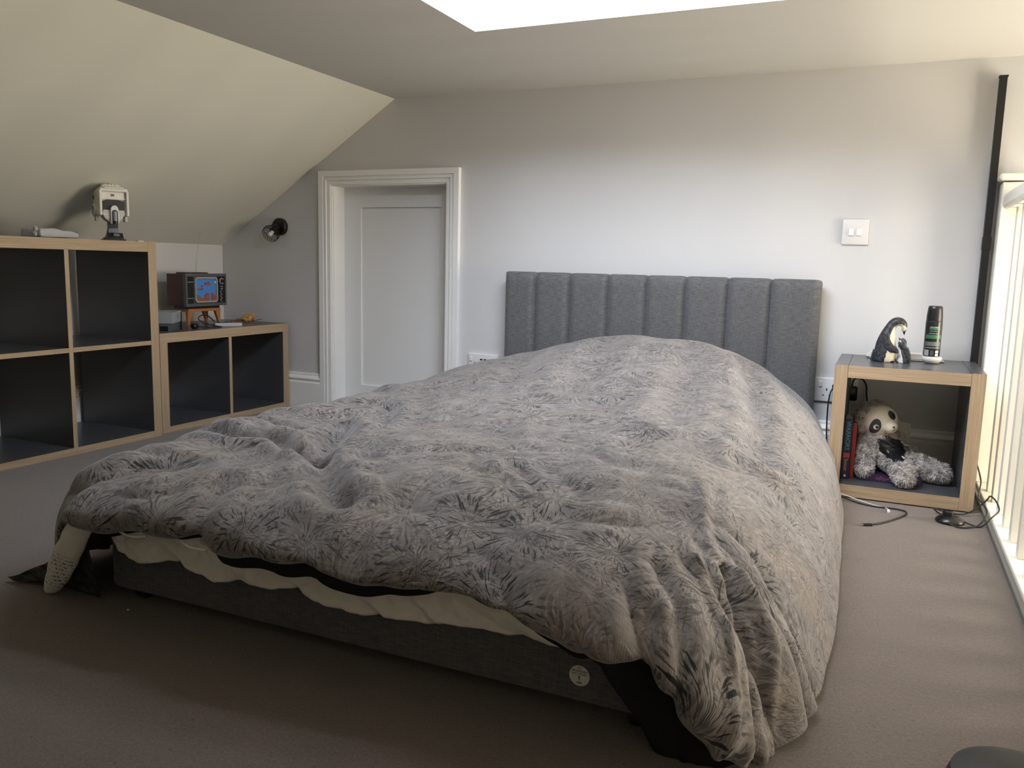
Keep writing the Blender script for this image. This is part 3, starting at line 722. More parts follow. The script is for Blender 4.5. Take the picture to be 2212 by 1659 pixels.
# ------------------------------------------------------------------ on the bedside cube
TN = TOPN
def penguins():
    t = thing('penguin_figurine', 'painted figurine of an adult penguin bending over its chick', 'figurine', (3.0, -.235, TN))
    black = mat('penguin_black', (.020, .022, .026), .5); cream = mat('penguin_cream', (.66, .60, .46), .5); white = mat('penguin_white', (.70, .68, .66), .5); beakm = mat('penguin_beak', (.012, .010, .010), .35)
    nb = N(black); nb.base(nb.mix(nb.mapr(nb.noise(nb.coord('Object'), 130, 3), .4, .62), (.012, .013, .015), (.05, .056, .065)))
    S = .00135  # the figure is drawn in a flat side view and given its depth by its rings
    def body(name, rings, m, mats=None, n=28, split=None):
        """rings: (x, z, rx, ry, tilt) ; faces whose direction is beyond split become the second material"""
        bm = BM(); R = []; K = 5; A_ = np.array(rings); L_ = len(rings)-1
        if split: sp_ = np.interp(np.linspace(0, L_-1, L_*K), np.arange(L_), split)
        qs = np.linspace(0, L_, L_*K+1); fine = []
        for q in qs:
            i = min(int(q), L_-1); t_ = q-i; p0, p1, p2, p3 = A_[max(i-1, 0)], A_[i], A_[i+1], A_[min(i+2, L_)]
            fine.append(.5*((2*p1)+(p2-p0)*t_+(2*p0-5*p1+4*p2-p3)*t_*t_+(3*p1-p0-3*p2+p3)*t_**3))
        n = 96
        for x, z, rx, ry, ti in fine:
            ring = []
            for k in range(n):
                a = 2*PI*k/n; u = rx*math.cos(a); v = ry*math.sin(a)
                ring.append(bm.verts.new((x+u*math.cos(ti), v, z+u*math.sin(ti))))
            R.append(ring)
        for i, (a, b) in enumerate(zip(R, R[1:])):
            for k in range(n):
                f = bm.faces.new((a[k], a[(k+1) % n], b[(k+1) % n], b[k]))
                ang = (k+.5)/n*2*PI; ang = min(ang, 2*PI-ang)
                f.material_index = 1 if (split and ang < sp_[i]) else 0
        bm.faces.new(R[0][::-1]); bm.faces.new(R[-1])
        return obj(name, bm, mats or [m], t, True)
    # adult: black back and hood, cream front
    r = [(-.012,.0,.030,.026,0),(-.012,.006,.033,.029,0),(-.011,.022,.033,.030,0),(-.010,.045,.031,.029,.05),(-.010,.065,.028,.027,.10),(-.008,.085,.024,.024,.15),(-.004,.102,.0195,.020,.1),(.002,.115,.016,.018,-.15),(.010,.125,.0155,.0175,-.6),(.020,.130,.0155,.0175,-1.05),(.031,.128,.015,.0165,-1.5),(.038,.119,.0145,.0155,-2.0),(.041,.109,.011,.012,-2.3),(.041,.102,.005,.006,-2.4)]
    # the ring angle runs from the front (+x); the hood closes in towards the head
    split = [1.55,1.5,1.42,1.35,1.25,1.12,.95,.85,.95,1.15,1.5,2.1,3.2]
    body('adult_body', r, black, [black, cream], 36, split)
    bm = BM(); tube(bm, [(-.030,0,.030),(-.040,0,.012),(-.050,0,.003)], lambda q: .018-.013*q, 16); [setattr(v.co, 'z', max(0, v.co.z)) for v in bm.verts]; obj('tail', bm, black, t, True)
    bm = BM(); lathe(bm, [(.0065, 0), (.005, .006), (.0028, .012), (.0004, .018)], 16, (.040, 0, .106), Vector((.10, 0, -1)).to_track_quat('Z', 'Y').to_matrix()); obj('beak', bm, beakm, t, True)
    for sy in (-1, 1):
        bm = BM(); ball(bm, (.0405, sy*.0125, .118), .0019, 2); obj('eye', bm, beakm, t, True)
    def flipper(pts, r0, sy, name='flipper', th=.35):
        bm = BM(); tube(bm, [(a, 0, c) for a, c in pts], lambda q: r0*math.sin(PI*min(1, .18+q*.82))**.7+.0008, 16)
        for v in bm.verts: v.co.y = v.co.y*th
        for v in bm.verts: v.co.y += sy
        return obj(name, bm, black, t, True)
    flipper([(-.012,.092),(-.008,.066),(.004,.048),(.019,.040),(.030,.032)], .0125, -.027); flipper([(-.010,.090),(.000,.062),(.012,.048),(.024,.040)], .011, .026)
    for x, y in ((.006, -.014), (.004, .010)):
        bm = BM()
        for k in (-1, 0, 1): ball(bm, (x+.006, y+k*.005, .003), (.010, .0032, .003), 2)
        obj('foot', bm, beakm, t, True)
    # chick: looks up at the adult, so it faces -x
    r = [(.046,0,.019,.017,0),(.046,.008,.020,.018,0),(.045,.022,.0185,.017,-.1),(.043,.036,.015,.0145,-.2),(.042,.046,.0115,.012,-.3),(.041,.053,.011,.0118,-.35),(.040,.062,.0118,.012,-.4),(.038,.070,.0098,.0105,-.5),(.035,.076,.005,.006,-.6)]
    r = [(x, z, -rx, ry, -ti) for x, z, rx, ry, ti in r]
    body('chick_body', r, black, [black, white], 32, [1.5,1.45,1.3,1.0,.5,.9,1.3,.9])
    bm = BM(); lathe(bm, [(.0042, 0), (.003, .004), (.0004, .011)], 14, (.033, 0, .071), Vector((-.55, 0, .85)).to_track_quat('Z', 'Y').to_matrix()); obj('beak', bm, beakm, t, True)
    for sy in (-1, 1):
        bm = BM(); ball(bm, (.0345, sy*.0098, .0655), .0014, 2); obj('eye', bm, beakm, t, True)
    for sy in (-1, 1): flipper([(.050,.045),(.040,.052),(.032,.060),(.028,.068)] if sy < 0 else [(.046,.050),(.036,.048),(.029,.056)], .0058, sy*.0145, th=.4)
    flipper([(.050,.050),(.054,.034),(.060,.016),(.064,.001)], .0085, -.0135, 'wing', .45)
    bm = BM(); ball(bm, (.030, -.008, .003), (.008, .004, .003), 2); ball(bm, (.030, .004, .003), (.008, .004, .003), 2); obj('foot', bm, beakm, t, True)
penguins()
def deodorant():
    t = thing('deodorant_can', 'black and green deodorant spray can standing on a small white dish', 'spray can', (3.126, -.185, TN+.022))
    bm = BM(); lathe(bm, [(0, 0), (.0225, 0), (.0245, .003), (.0245, .110), (.0235, .114)], 48); c = obj('can_body', bm, mat('can_black', (.012, .013, .013), .28), t, 'auto')
    bm = BM(); lathe(bm, [(.0235, .1145), (.0235, .128), (.0215, .150), (.0205, .158), (.018, .161), (0, .161)], 48); obj('cap', bm, mat('cap_black', (.010, .010, .010), .35), t, 'auto')
    green = mat('label_green', (.04, .14, .07), .4); pale = mat('label_pale', (.42, .45, .40), .5); dim = mat('label_grey', (.10, .11, .10), .5); wht = mat('label_white', (.7, .72, .66), .5)
    def patch(name, a0, a1, z0, z1, m, r=.0247):
        bm = BM(); n = 10; A = []; 
        for k in range(n+1):
            a = math.radians(-90+a0+(a1-a0)*k/n); A.append((bm.verts.new((r*math.cos(a), r*math.sin(a), z0)), bm.verts.new((r*math.cos(a), r*math.sin(a), z1))))
        for p, q in zip(A, A[1:]): bm.faces.new((p[0], q[0], q[1], p[1]))
        return obj(name, bm, m, c, True)
    patch('label_band', -58, 62, .058, .070, green); patch('label_band', -30, 45, .086, .093, green)
    patch('label_band', -62, 62, .034, .048, dim); patch('label_band', -62, 62, .026, .031, dim); patch('label_panel', -60, -22, .003, .022, mat('bar_panel', (.30, .30, .29), .5))
    patch('label_panel', 24, 48, .002, .010, wht); patch('label_panel', 24, 48, .012, .020, wht)
    def curved(s, size, z, m, ang=0):
        o = text_mesh('lettering', s, size, Matrix(), m, c, 0)
        for v in o.data.vertices:
            a = v.co.x/.0250+math.radians(-90+ang); zz = v.co.y+z; v.co = Vector((.0250*math.cos(a), .0250*math.sin(a), zz))
    curved('ANTI-MARKS', .0048, .094, wht, 6); curved('BODY SPRAY', .0040, .0815, pale, 2); curved('48H FRESH  DRY', .0036, .074, wht, 0)
    for k, z in enumerate((.046, .042, .038, .0295)): curved('fresh protection all day long', .0026, z, pale)
    for k, z in enumerate((.019, .015, .011, .007)): curved('150 ml', .0034, z, pale, 0)
    bm = BM(); lathe(bm, [(0, .002), (.016, 0), (.022, .002), (.0285, .010), (.0295, .016), (.028, .0205), (.026, .0215), (0, .0212)], 48); o = obj('round_dish', bm, mat('white_ceramic', (.70, .67, .62), .25), None, 'auto')
    o.location = (3.129, -.190, TN+.0004); tag(o, 'small round white pot under the deodorant can', 'pot')
deodorant()
def flat_things():
    bm = BM(); box(bm, -.105, .118, -.045, .050, 0, .004, .0012); o = obj('glass_board', bm, mat('pale_board', (.36, .35, .33), .25), None); o.location = (3.05, -.11, TN+.0004); o.rotation_euler = (0, 0, -.05)
    tag(o, 'thin pale flat tablet lying behind the penguins on the bedside cube', 'tablet')
    o.rotation_euler = (0, 0, 0)
    t = thing('paper_booklets', 'low stack of white folded papers behind the penguin figurine', 'papers', (3.02, -.105, TN+.0048))
    for k in range(4):
        bm = BM(); box(bm, -.085+.004*k, .085-.003*(k % 2), -.030, .030+.003*(k % 2), .0042*k, .0042*k+.0038, .0008); obj('sheet_bundle', bm, mat('paper_white', (.70-.02*k, .67-.02*k, .66-.02*k), .7), t)
flat_things()

# ------------------------------------------------------------------ inside the bedside cube
TB = .038+.004
def book(name, label, w, h, d, loc3, rot, cover, title, page=(.55, .50, .42), extra=None):
    """spine faces local -y; w = thickness (x), h = height (z), d = depth (y)"""
    t = thing(name, label, 'book', loc3); t.rotation_euler = rot
    cm = mat(name+'_cover', cover, .4)
    bm = BM(); box(bm, 0, .0012, .001, d, 0, h); box(bm, w-.0012, w, .001, d, 0, h); box(bm, 0, w, 0, .0014, 0, h, .0005); obj('cover', bm, cm, t)
    bm = BM(); box(bm, .0014, w-.0014, .0016, d-.003, .003, h-.003); obj('pages', bm, mat('paper_cream', page, .85), t)
    for s, z, size, col in title:
        text_mesh('lettering', s, size, Matrix.Translation((w/2, -.0003, z)) @ FRONT @ Matrix.Rotation(-PI/2, 4, 'Z'), mat('lettering_ink', col, .5), t, .0001)
    for x0, x1, z0, z1, col in extra or (): 
        bm = BM(); box(bm, x0, x1, -.0004, .0, z0, z1); obj('spine_panel', bm, mat('spine_print', col, .5), t)
    return t
book('paperback_book', 'purple paperback standing at the left with teal and gold spine lettering', .023, .196, .125, (2.8925, -.352, TB+.0005), (0, 0, 0), (.024, .014, .045),
     [('WARRIORS', .140, .0185, (.06, .32, .36)), ('Sunset', .045, .015, (.50, .30, .14))], extra=[(.002, .021, .068, .084, (.32, .06, .05)), (.009, .014, .006, .013, (.8, .8, .82))])
book('paperback_book', 'red paperback standing beside the purple one behind the plush sloth', .012, .176, .115, (2.9165, -.330, TB+.0005), (0, 0, 0), (.26, .022, .02), [])
b3 = book('paperback_book', 'purple paperback lying flat under the plush sloth', .021, .180, .105, (2.945, -.345, TB+.0215), (0, PI/2, 0), (.034, .014, .050), [('Twilight', .075, .016, (.30, .08, .17))])
bm = BM(); prism(bm, [(0, 0), (.095, 0), (.095, .155), (0, .170)], 0, .0012, 'y'); o = obj('card_sheet', bm, mat('white_card', (.62, .58, .52), .7), None); o.location = (2.995, -.115, TB+.001); o.rotation_euler = (-.10, 0, 0)
tag(o, 'blank white card propped upright behind the plush sloth', 'card')

def plush():
    t = thing('plush_sloth', 'fluffy grey plush sloth sitting in the bedside cube with a cream face', 'soft toy', (3.03, -.27, TB))
    O = Vector((3.03, -.27, TB))
    def L(x, y, z): return Vector((x, y, z))-O
    # soft body as one remeshed surface
    bm = BM()
    H = L(2.982, -.262, .227)
    ball(bm, H, (.060, .055, .060), 3)
    def limb(pts, r0, r1, n=7):
        P = smoothpts(pts, 5)
        for i, p in enumerate(P): q = i/(len(P)-1); ball(bm, p, r0+(r1-r0)*q, 2)
    limb([L(3.000,-.26,.175), L(3.025,-.262,.138), L(3.040,-.265,.112)], .050, .048)
    limb([L(2.964,-.275,.160), L(2.960,-.300,.120), L(2.960,-.328,.075)], .024, .026)      # its right arm, planted on the floor
    limb([L(3.030,-.225,.165), L(3.060,-.205,.135), L(3.090,-.20,.115)], .026, .024)        # far arm
    limb([L(3.035,-.295,.105), L(3.060,-.345,.100), L(3.076,-.380,.076)], .034, .032)       # near leg
    limb([L(3.085,-.27,.100), L(3.135,-.275,.090), L(3.180,-.285,.080)], .036, .030)        # far leg
    me0 = bpy.data.meshes.new('plush_core'); bm.to_mesh(me0); bm.free()
    tmp = bpy.data.objects.new('plush_core', me0); C.objects.link(tmp)
    md = tmp.modifiers.new('r', 'REMESH'); md.mode = 'VOXEL'; md.voxel_size = .0055
    sm = tmp.modifiers.new('s', 'SMOOTH'); sm.iterations = 5; sm.factor = .6
    dg = bpy.context.evaluated_depsgraph_get(); me = bpy.data.meshes.new_from_object(tmp.evaluated_get(dg)); bpy.data.objects.remove(tmp)
    me.transform(Matrix()); 
    zmin = .006
    for v in me.vertices: v.co.z = max(v.co.z, zmin-.004)
    # face plane frame
    fdir = Vector((.36, -.92, -.04)).normalized(); rgt = Vector((.92, .36, 0)).normalized(); rgt = (rgt+Vector((0, 0, .33))).normalized(); rgt = (rgt-fdir*rgt.dot(fdir)).normalized(); upv = fdir.cross(rgt)
    FM = Matrix((rgt, fdir, upv)).transposed()      # columns: right, forward, up
    fur_m = mat('plush_fur', (.30, .275, .255), .95, spec=.1, sheen=.5)
    n = len(me.polygons); ar = np.array([p.area for p in me.polygons]); ar /= ar.sum()
    V = [tuple(v.co) for v in me.vertices]; Fc = [tuple(p.vertices) for p in me.polygons]
    pick = rng.choice(n, 30000, p=ar)
    patch_c = L(3.035, -.31, .150)
    def in_patch(p):      # black satin patch on the tummy
        d = p-patch_c; return p.y < L(0, -.285, 0).y and (d.x/.040)**2+((d.z+.25*d.x)/.030)**2 < 1
    for k in pick:
        p = me.polygons[int(k)]; vs = [me.vertices[i].co for i in p.vertices]
        wgt = rng.dirichlet([1]*len(vs)); c = sum((v*float(q) for v, q in zip(vs, wgt)), Vector()); nr = Vector(p.normal)
        dh = c-H; fr = Vector((dh.dot(rgt), dh.dot(fdir), dh.dot(upv)))
        if fr.length < .075 and fr.y > .030 and abs(fr.x) < .046 and -.036 < fr.z < .036: continue
        if in_patch(c): continue
        ln = .0105*(.6+.7*rng.random()); 
        cl = noise.noise_vector(c*55); g = (nr*1.0+cl*.9+Vector((0, 0, -.35))+Vector(rng.normal(0, .22, 3))).normalized()
        sd = nr.cross(g); sd = sd.normalized() if sd.length > 1e-3 else nr.orthogonal().normalized()
        wd = .0010
        mid = c+g*ln*.55; tip = c+(g+Vector((0, 0, -.25))+cl*.5).normalized()*ln
        b = len(V)
        for q in (c-sd*wd, c+sd*wd, mid+sd*wd*.7, mid-sd*wd*.7, tip):
            V.append((q.x, q.y, max(q.z, .0008)))
        Fc.append((b, b+1, b+2, b+3)); Fc.append((b+3, b+2, b+4))
    fo = raw('fur_body', V, Fc, fur_m, t, True)
    nf = N(fur_m); nf.base(nf.mix(nf.mapr(nf.noise(nf.coord('Object'), 60, 3), .38, .62), (.36, .33, .31), (.68, .63, .60)))
    cream = mat('plush_cream', (.76, .70, .57), .8, sheen=.3); dk = mat('plush_patch_grey', (.050, .050, .054), .75); bk = mat('plush_black', (.006, .006, .006), .4)
    def fp(x, y, z): return H+FM@Vector((x, y, z))
    bm = BM(); ball(bm, fp(.004, .022, .002), (.053, .042, .052), 4, FM); 
    ball(bm, fp(.018, .056, -.016), (.024, .026, .021), 3, FM); me1 = bpy.data.meshes.new('f'); bm.to_mesh(me1); bm.free()
    tmp = bpy.data.objects.new('f', me1); C.objects.link(tmp); md = tmp.modifiers.new('r', 'REMESH'); md.mode = 'VOXEL'; md.voxel_size = .003; sm = tmp.modifiers.new('s', 'SMOOTH'); sm.iterations = 8
    dg = bpy.context.evaluated_depsgraph_get(); me1 = bpy.data.meshes.new_from_object(tmp.evaluated_get(dg)); bpy.data.objects.remove(tmp)
    me1.materials.clear(); face = link_mesh('face', me1, t, [cream], True)
    # thin fabric shapes laid on the face by ray casting along the face direction
    from mathutils.bvhtree import BVHTree
    bvh = BVHTree.FromPolygons([v.co.copy() for v in me1.vertices], [tuple(p.vertices) for p in me1.polygons])
    def decal(name, cx, cz, rx, rz, rot, m, lift=.0012, th=None, parent=face):
        bm = BM(); nr_, na = 7, 32; R = []
        for i in range(nr_+1):
            ring = []
            for a in range(na):
                an = 2*PI*a/na; u = rx*i/nr_*math.cos(an); w_ = rz*i/nr_*math.sin(an)
                x = cx+u*math.cos(rot)-w_*math.sin(rot); z = cz+u*math.sin(rot)+w_*math.cos(rot)
                hit = bvh.ray_cast(fp(x, .12, z), -fdir)
                p = hit[0]+fdir*lift if hit[0] else fp(x, .02, z)
                ring.append(bm.verts.new(p))
            R.append(ring)
        for a, b in zip(R, R[1:]):
            for k in range(na): bm.faces.new((a[k], a[(k+1) % na], b[(k+1) % na], b[k]))
        bmesh.ops.remove_doubles(bm, verts=bm.verts, dist=1e-6)
        return obj(name, bm, m, parent, True)
    decal('eye_patch', -.024, -.002, .0150, .0255, -.42, dk); decal('eye_patch', .034, .018, .0105, .0165, .50, dk)
    decal('eye_white', -.023, -.004, .0080, .0085, 0, mat('plush_eye_white', (.78, .77, .74), .3), .0022)
    decal('pupil', -.0205, -.004, .0047, .0052, 0, bk, .0032); decal('eye_glint', -.0195, -.002, .0012, .0014, 0, mat('glint', (.8, .8, .8), .2), .0040)
    decal('eye', .037, .016, .0042, .0055, 0, bk, .0022); decal('nose', .022, -.012, .0036, .0028, 0, bk, .0016)
    def stroke(name, pts):
        bm = BM(); P = []
        for x, z in pts:
            hit = bvh.ray_cast(fp(x, .12, z), -fdir); P.append((hit[0] if hit[0] else fp(x, .02, z))+fdir*.0006)
        tube(bm, P, .0007, 6, 4); obj(name, bm, bk, face, True)
    stroke('mouth', [(.022, -.014), (.022, -.021)]); stroke('mouth', [(.0145, -.0205), (.0175, -.0235), (.022, -.0215), (.026, -.0225), (.0295, -.0185)])
    # satin patch
    bvb = BVHTree.FromPolygons([v.co.copy() for v in me.vertices], [tuple(p.vertices) for p in me.polygons])
    bm = BM(); nr_, na = 10, 48; R = []
    for i in range(nr_+1):
        ring = []
        for a in range(na):
            an = 2*PI*a/na; k = i/nr_*(1+.10*math.sin(3*an+1)+.07*math.sin(7*an))
            x = patch_c.x+.044*k*math.cos(an); z = patch_c.z+.032*k*math.sin(an)-.25*.044*k*math.cos(an)
            hit = bvb.ray_cast(Vector((x, -.30, z)), Vector((0, 1, 0)))
            p = hit[0] if hit[0] else Vector((x, patch_c.y, z))
            ring.append(bm.verts.new(p+Vector((0, -.005-.006*noise.noise(Vector((x*45+z*30, z*90, 0))), 0))))
        R.append(ring)
    for a, b in zip(R, R[1:]):
        for k in range(na): bm.faces.new((a[k], a[(k+1) % na], b[(k+1) % na], b[k]))
    bmesh.ops.remove_doubles(bm, verts=bm.verts, dist=1e-6)
    obj('satin_patch', bm, mat('black_satin', (.008, .008, .009), .35), t, True)
plush()

# ------------------------------------------------------------------ on the low shelf unit
TL = TOPL
def brick_tv():
    # local frame: the screen faces +x
    t = thing('toy_television', 'toy brick television on four wooden legs with a blue game screen', 'toy television', (.200, -.318, TL))
    brown = mat('dark_brown_plastic', (.060, .022, .016), .4); dg = mat('dark_grey_plastic', (.085, .092, .100), .45); lg = mat('light_grey_plastic', (.30, .32, .30), .4)
    orange = mat('tan_orange_plastic', (.42, .17, .05), .4); blk = M['plastic_black']; sil = mat('silver_plastic', (.40, .41, .42), .35, .4)
    W, D, Z0, Z1 = .121, .108, .082, .226
    bm = BM(); box(bm, -D, -.012, -W, W, Z0+.004, Z1-.002, .002); obj('cabinet', bm, brown, t)
    bm = BM(); box(bm, -.012, .004, -W-.001, W+.001, Z1-.012, Z1); box(bm, -.012, .004, -W-.001, W+.001, Z0, Z0+.012); box(bm, -.012, .004, -W-.001, -W+.009, Z0+.012, Z1-.012); box(bm, -.012, .004, W-.007, W+.001, Z0+.012, Z1-.012); box(bm, -.012, -.002, -W, W, Z0+.01, Z1-.01); fr = obj('front_frame', bm, dg, t)
    bm = BM(); box(bm, -D+.02, -.02, -W+.02, W-.02, Z0-.012, Z0+.004); obj('underside_plinth', bm, blk, t)
    # speaker grille strip on the left, knobs on the right
    bm = BM(); box(bm, -.002, .0015, -W+.010, -W+.046, Z0+.013, Z1-.013); sp = obj('speaker_panel', bm, blk, t)
    for z in (Z0+.036, Z1-.037):
        bm = BM(); box(bm, .0015, .0035, -W+.010, -W+.046, z-.0012, z+.0012); obj('trim_bar', bm, sil, sp)
    bm = BM(); box(bm, -.002, .0015, W-.050, W-.009, Z0+.013, Z1-.013); kp = obj('control_panel', bm, blk, t)
    def knob(name, y, z, r, th, par, gap=.9):
        bm = BM(); n = 26
        pts = [(.004, y+r*math.cos(a), z+r*math.sin(a)) for a in [gap+(2*PI-2*gap)*k/n for k in range(n+1)]]
        tube(bm, pts, th, 8, 0); obj(name, bm, sil, par, True)
        bm = BM(); lathe(bm, [(r*.7, 0), (r*.7, .006), (0, .006)], 24, (.0015, y, z), Matrix.Rotation(PI/2, 3, 'Y')); obj(name+'_cap', bm, blk, par, 'auto')
    kc = W-.028
    knob('channel_dial', kc, Z1-.034, .012, .0028, kp, .7)
    for z in (Z1-.058, Z1-.068):
        bm = BM(); box(bm, .0015, .0045, kc-.006, kc+.005, z-.0022, z+.0022); obj('button', bm, sil, kp)
    for z in (Z1-.083, Z1-.101, Z1-.119): knob('knob', kc-.002, z, .0068, .0014, kp)
    # screen with rounded light frame and a plain block landscape
    y0, y1, z0, z1 = -W+.050, W-.056, Z0+.016, Z1-.015
    def rrect(y0, y1, z0, z1, r, n=8):
        P = []
        for cy, cz, a0 in ((y1-r, z1-r, 0), (y0+r, z1-r, PI/2), (y0+r, z0+r, PI), (y1-r, z0+r, 1.5*PI)):
            P += [(cy+r*math.cos(a0+PI/2*k/n), cz+r*math.sin(a0+PI/2*k/n)) for k in range(n+1)]
        return P
    bm = BM(); A = rrect(y0, y1, z0, z1, .016); B = rrect(y0+.0075, y1-.0075, z0+.0075, z1-.0075, .010)
    for X0, X1 in ((-.001, .0075),):
        a0 = [bm.verts.new((X0, *p)) for p in A]; a1 = [bm.verts.new((X1, *p)) for p in A]; b1 = [bm.verts.new((X1, *p)) for p in B]; b0 = [bm.verts.new((X0, *p)) for p in B]
        n = len(A)
        for k in range(n):
            j = (k+1) % n
            for q in ((a0, a1), (a1, b1), (b1, b0)): bm.faces.new((q[0][k], q[0][j], q[1][j], q[1][k]))
    obj('screen_frame', bm, lg, t, 'auto')
    bm = BM(); prism(bm, B, .0, .002, 'x'); scr = obj('screen', bm, mat('screen_blue', (.075, .24, .62), .35), t)
    sy0, sy1, sz0, sz1 = y0+.008, y1-.008, z0+.008, z1-.008; sw, sh = sy1-sy0, sz1-sz0
    red = mat('block_red_brown', (.34, .075, .035), .5); grn = mat('block_green', (.04, .22, .09), .5); yel = mat('edge_yellow', (.62, .62, .18), .5); dkb = mat('block_dark', (.10, .02, .02), .5)
    def blk_(u0, u1, v0, v1, m, name='picture_block', d=.0035):
        bm = BM(); box(bm, .002, .002+d, sy0+sw*u0, sy0+sw*u1, sz0+sh*v0, sz0+sh*v1); obj(name, bm, m, scr)
    blk_(0, .64, 0, .12, red); blk_(.77, 1, 0, .12, red); blk_(.50, .64, .12, .34, red); blk_(.77, .86, .12, .34, red); blk_(.86, .93, .12, .27, red); blk_(.93, 1, .12, .2, red)
    blk_(.42, .50, .12, .26, red); blk_(.0, .20, .12, .21, grn); blk_(.03, .12, .21, .28, grn)
    blk_(.0, .26, .50, .57, red); blk_(.27, .35, .62, .69, red); blk_(.43, .72, .72, .80, red); blk_(.26, .31, .50, .57, dkb); blk_(.60, .66, .80, .85, red); blk_(.47, .52, .80, .85, red)
    blk_(-.055, -.005, .02, .98, yel, 'picture_edge'); blk_(.93, .985, .80, .88, mat('screen_glint', (.75, .8, .9), .3), 'picture_glint')
    # legs and apron
    bm = BM(); box(bm, -.026, -.012, -W+.026, W-.024, Z0-.024, Z0-.012); box(bm, -.100, -.086, -W+.026, W-.024, Z0-.024, Z0-.012); box(bm, -.086, -.026, -W+.026, -W+.04, Z0-.024, Z0-.012); box(bm, -.086, -.026, W-.038, W-.024, Z0-.024, Z0-.012); obj('leg_apron', bm, orange, t)
    for x in (-.019, -.093):
        for sg in (-1, 1):
            bm = BM(); yt = sg*(W-.038); yb = sg*(W-.028)
            vs = [(x-.008, yt-.016), (x+.008, yt-.016), (x+.008, yt+.012), (x-.008, yt+.012)]; vb = [(x-.004, yb-.004), (x+.004, yb-.004), (x+.004, yb+.005), (x-.004, yb+.005)]
            T_ = [bm.verts.new((a, b, Z0-.024)) for a, b in vs]; B_ = [bm.verts.new((a, b, 0)) for a, b in vb]
            for k in range(4): bm.faces.new((T_[k], T_[(k+1) % 4], B_[(k+1) % 4], B_[k]))
            bm.faces.new(T_); bm.faces.new(B_); obj('leg', bm, orange, t)
    bm = BM(); box(bm, -.10, -.04, -.075, .055, Z1-.002, Z1+.004, .001); obj('top_plate', bm, brown, t)
    bm = BM(); tube(bm, [(-.075, .020, Z1), (-.075, .022, Z1+.05), (-.075, .032, Z1+.11), (-.076, .050, Z1+.175)], lambda q: .0016-.0007*q, 8); ball(bm, (-.076, .050, Z1+.176), .0032, 2); obj('aerial', bm, sil, t, True)
brick_tv()
def console():
    # origin at its near corner; local -y runs back along the right face, local x to the left along the near face
    t = thing('toy_game_console', 'two-tone grey toy brick game console beside the tall shelf', 'toy console', (.413, -.716, TL), math.radians(34.8))
    lt = mat('console_light', (.28, .30, .32), .45); dk = mat('console_dark', (.085, .095, .115), .45)
    bm = BM(); box(bm, -.112, 0, 0, .160, .034, .078, .0015); top = obj('upper_shell', bm, lt, t)
    bm = BM(); prism(bm, [(-.108, .0), (-.010, .0), (-.001, .0335), (-.111, .0335)], .004, .156, 'y'); obj('lower_shell', bm, dk, t)
    bm = BM(); box(bm, -.05, -.02, .0028, .0042, .004, .024); obj('port', bm, 'plastic_black', t)
    bm = BM(); box(bm, -.004, .003, .148, .1605, .0, .072); obj('rear_strip', bm, 'plastic_black', t)
    for z in (.052, .061):
        bm = BM(); box(bm, -.0005, .0008, .085, .102, z, z+.0045); obj('printed_mark', bm, mat('console_mark', (.10, .08, .09), .5), t)
    t = thing('toy_game_controller', 'flat grey toy game controller with red buttons in front of the toy television', 'toy controller', (.335, -.335, TL), math.atan2(.091, .060))
    bm = BM(); box(bm, -.058, .058, -.024, .024, 0, .015, .0015); obj('controller_body', bm, mat('controller_grey', (.42, .45, .50), .45), t)
    bm = BM(); box(bm, -.052, .052, -.019, .019, .015, .0165); obj('face_panel', bm, 'plastic_black', t)
    for x in (.020, .036):
        bm = BM(); lathe(bm, [(0, .020), (.006, .020), (.006, .0165)], 20, (x, -.004, 0)); obj('red_button', bm, mat('button_red', (.45, .03, .03), .4), t, 'auto')
    bm = BM(); box(bm, -.045, -.029, -.002, .003, .0165, .0195); box(bm, -.0395, -.0345, -.008, .008, .0165, .0195); obj('direction_pad', bm, 'rubber', t)
    bm = BM()
    for x in (-.012, -.002): box(bm, x-.004, x+.003, -.005, -.001, .0165, .019)
    obj('start_buttons', bm, 'rubber', t)
    t = thing('controller_lead', 'black looped lead running from the toy console to the controller', 'cable', (.36, -.55, TL))
    bm = BM(); lathe(bm, [(0, -.013), (.010, -.013), (.0125, -.008), (.0125, .008), (.010, .013), (0, .013)], 20, (0, 0, .0128), Matrix.Rotation(PI/2, 3, 'X')); obj('plug_body', bm, 'plastic_black', t, 'auto')
    def c(*p): return [(a-.36, b+.55, z) for a, b, z in p]
    bm = BM(); tube(bm, c((.36,-.540,.013),(.358,-.50,.006),(.366,-.44,.003),(.372,-.41,.003),(.352,-.420,.006),(.315,-.445,.016),(.292,-.460,.034),(.290,-.445,.048),(.292,-.415,.050),(.294,-.392,.036),(.296,-.372,.020)), .0024, 8); obj('lead', bm, 'rubber', t, True)
console()
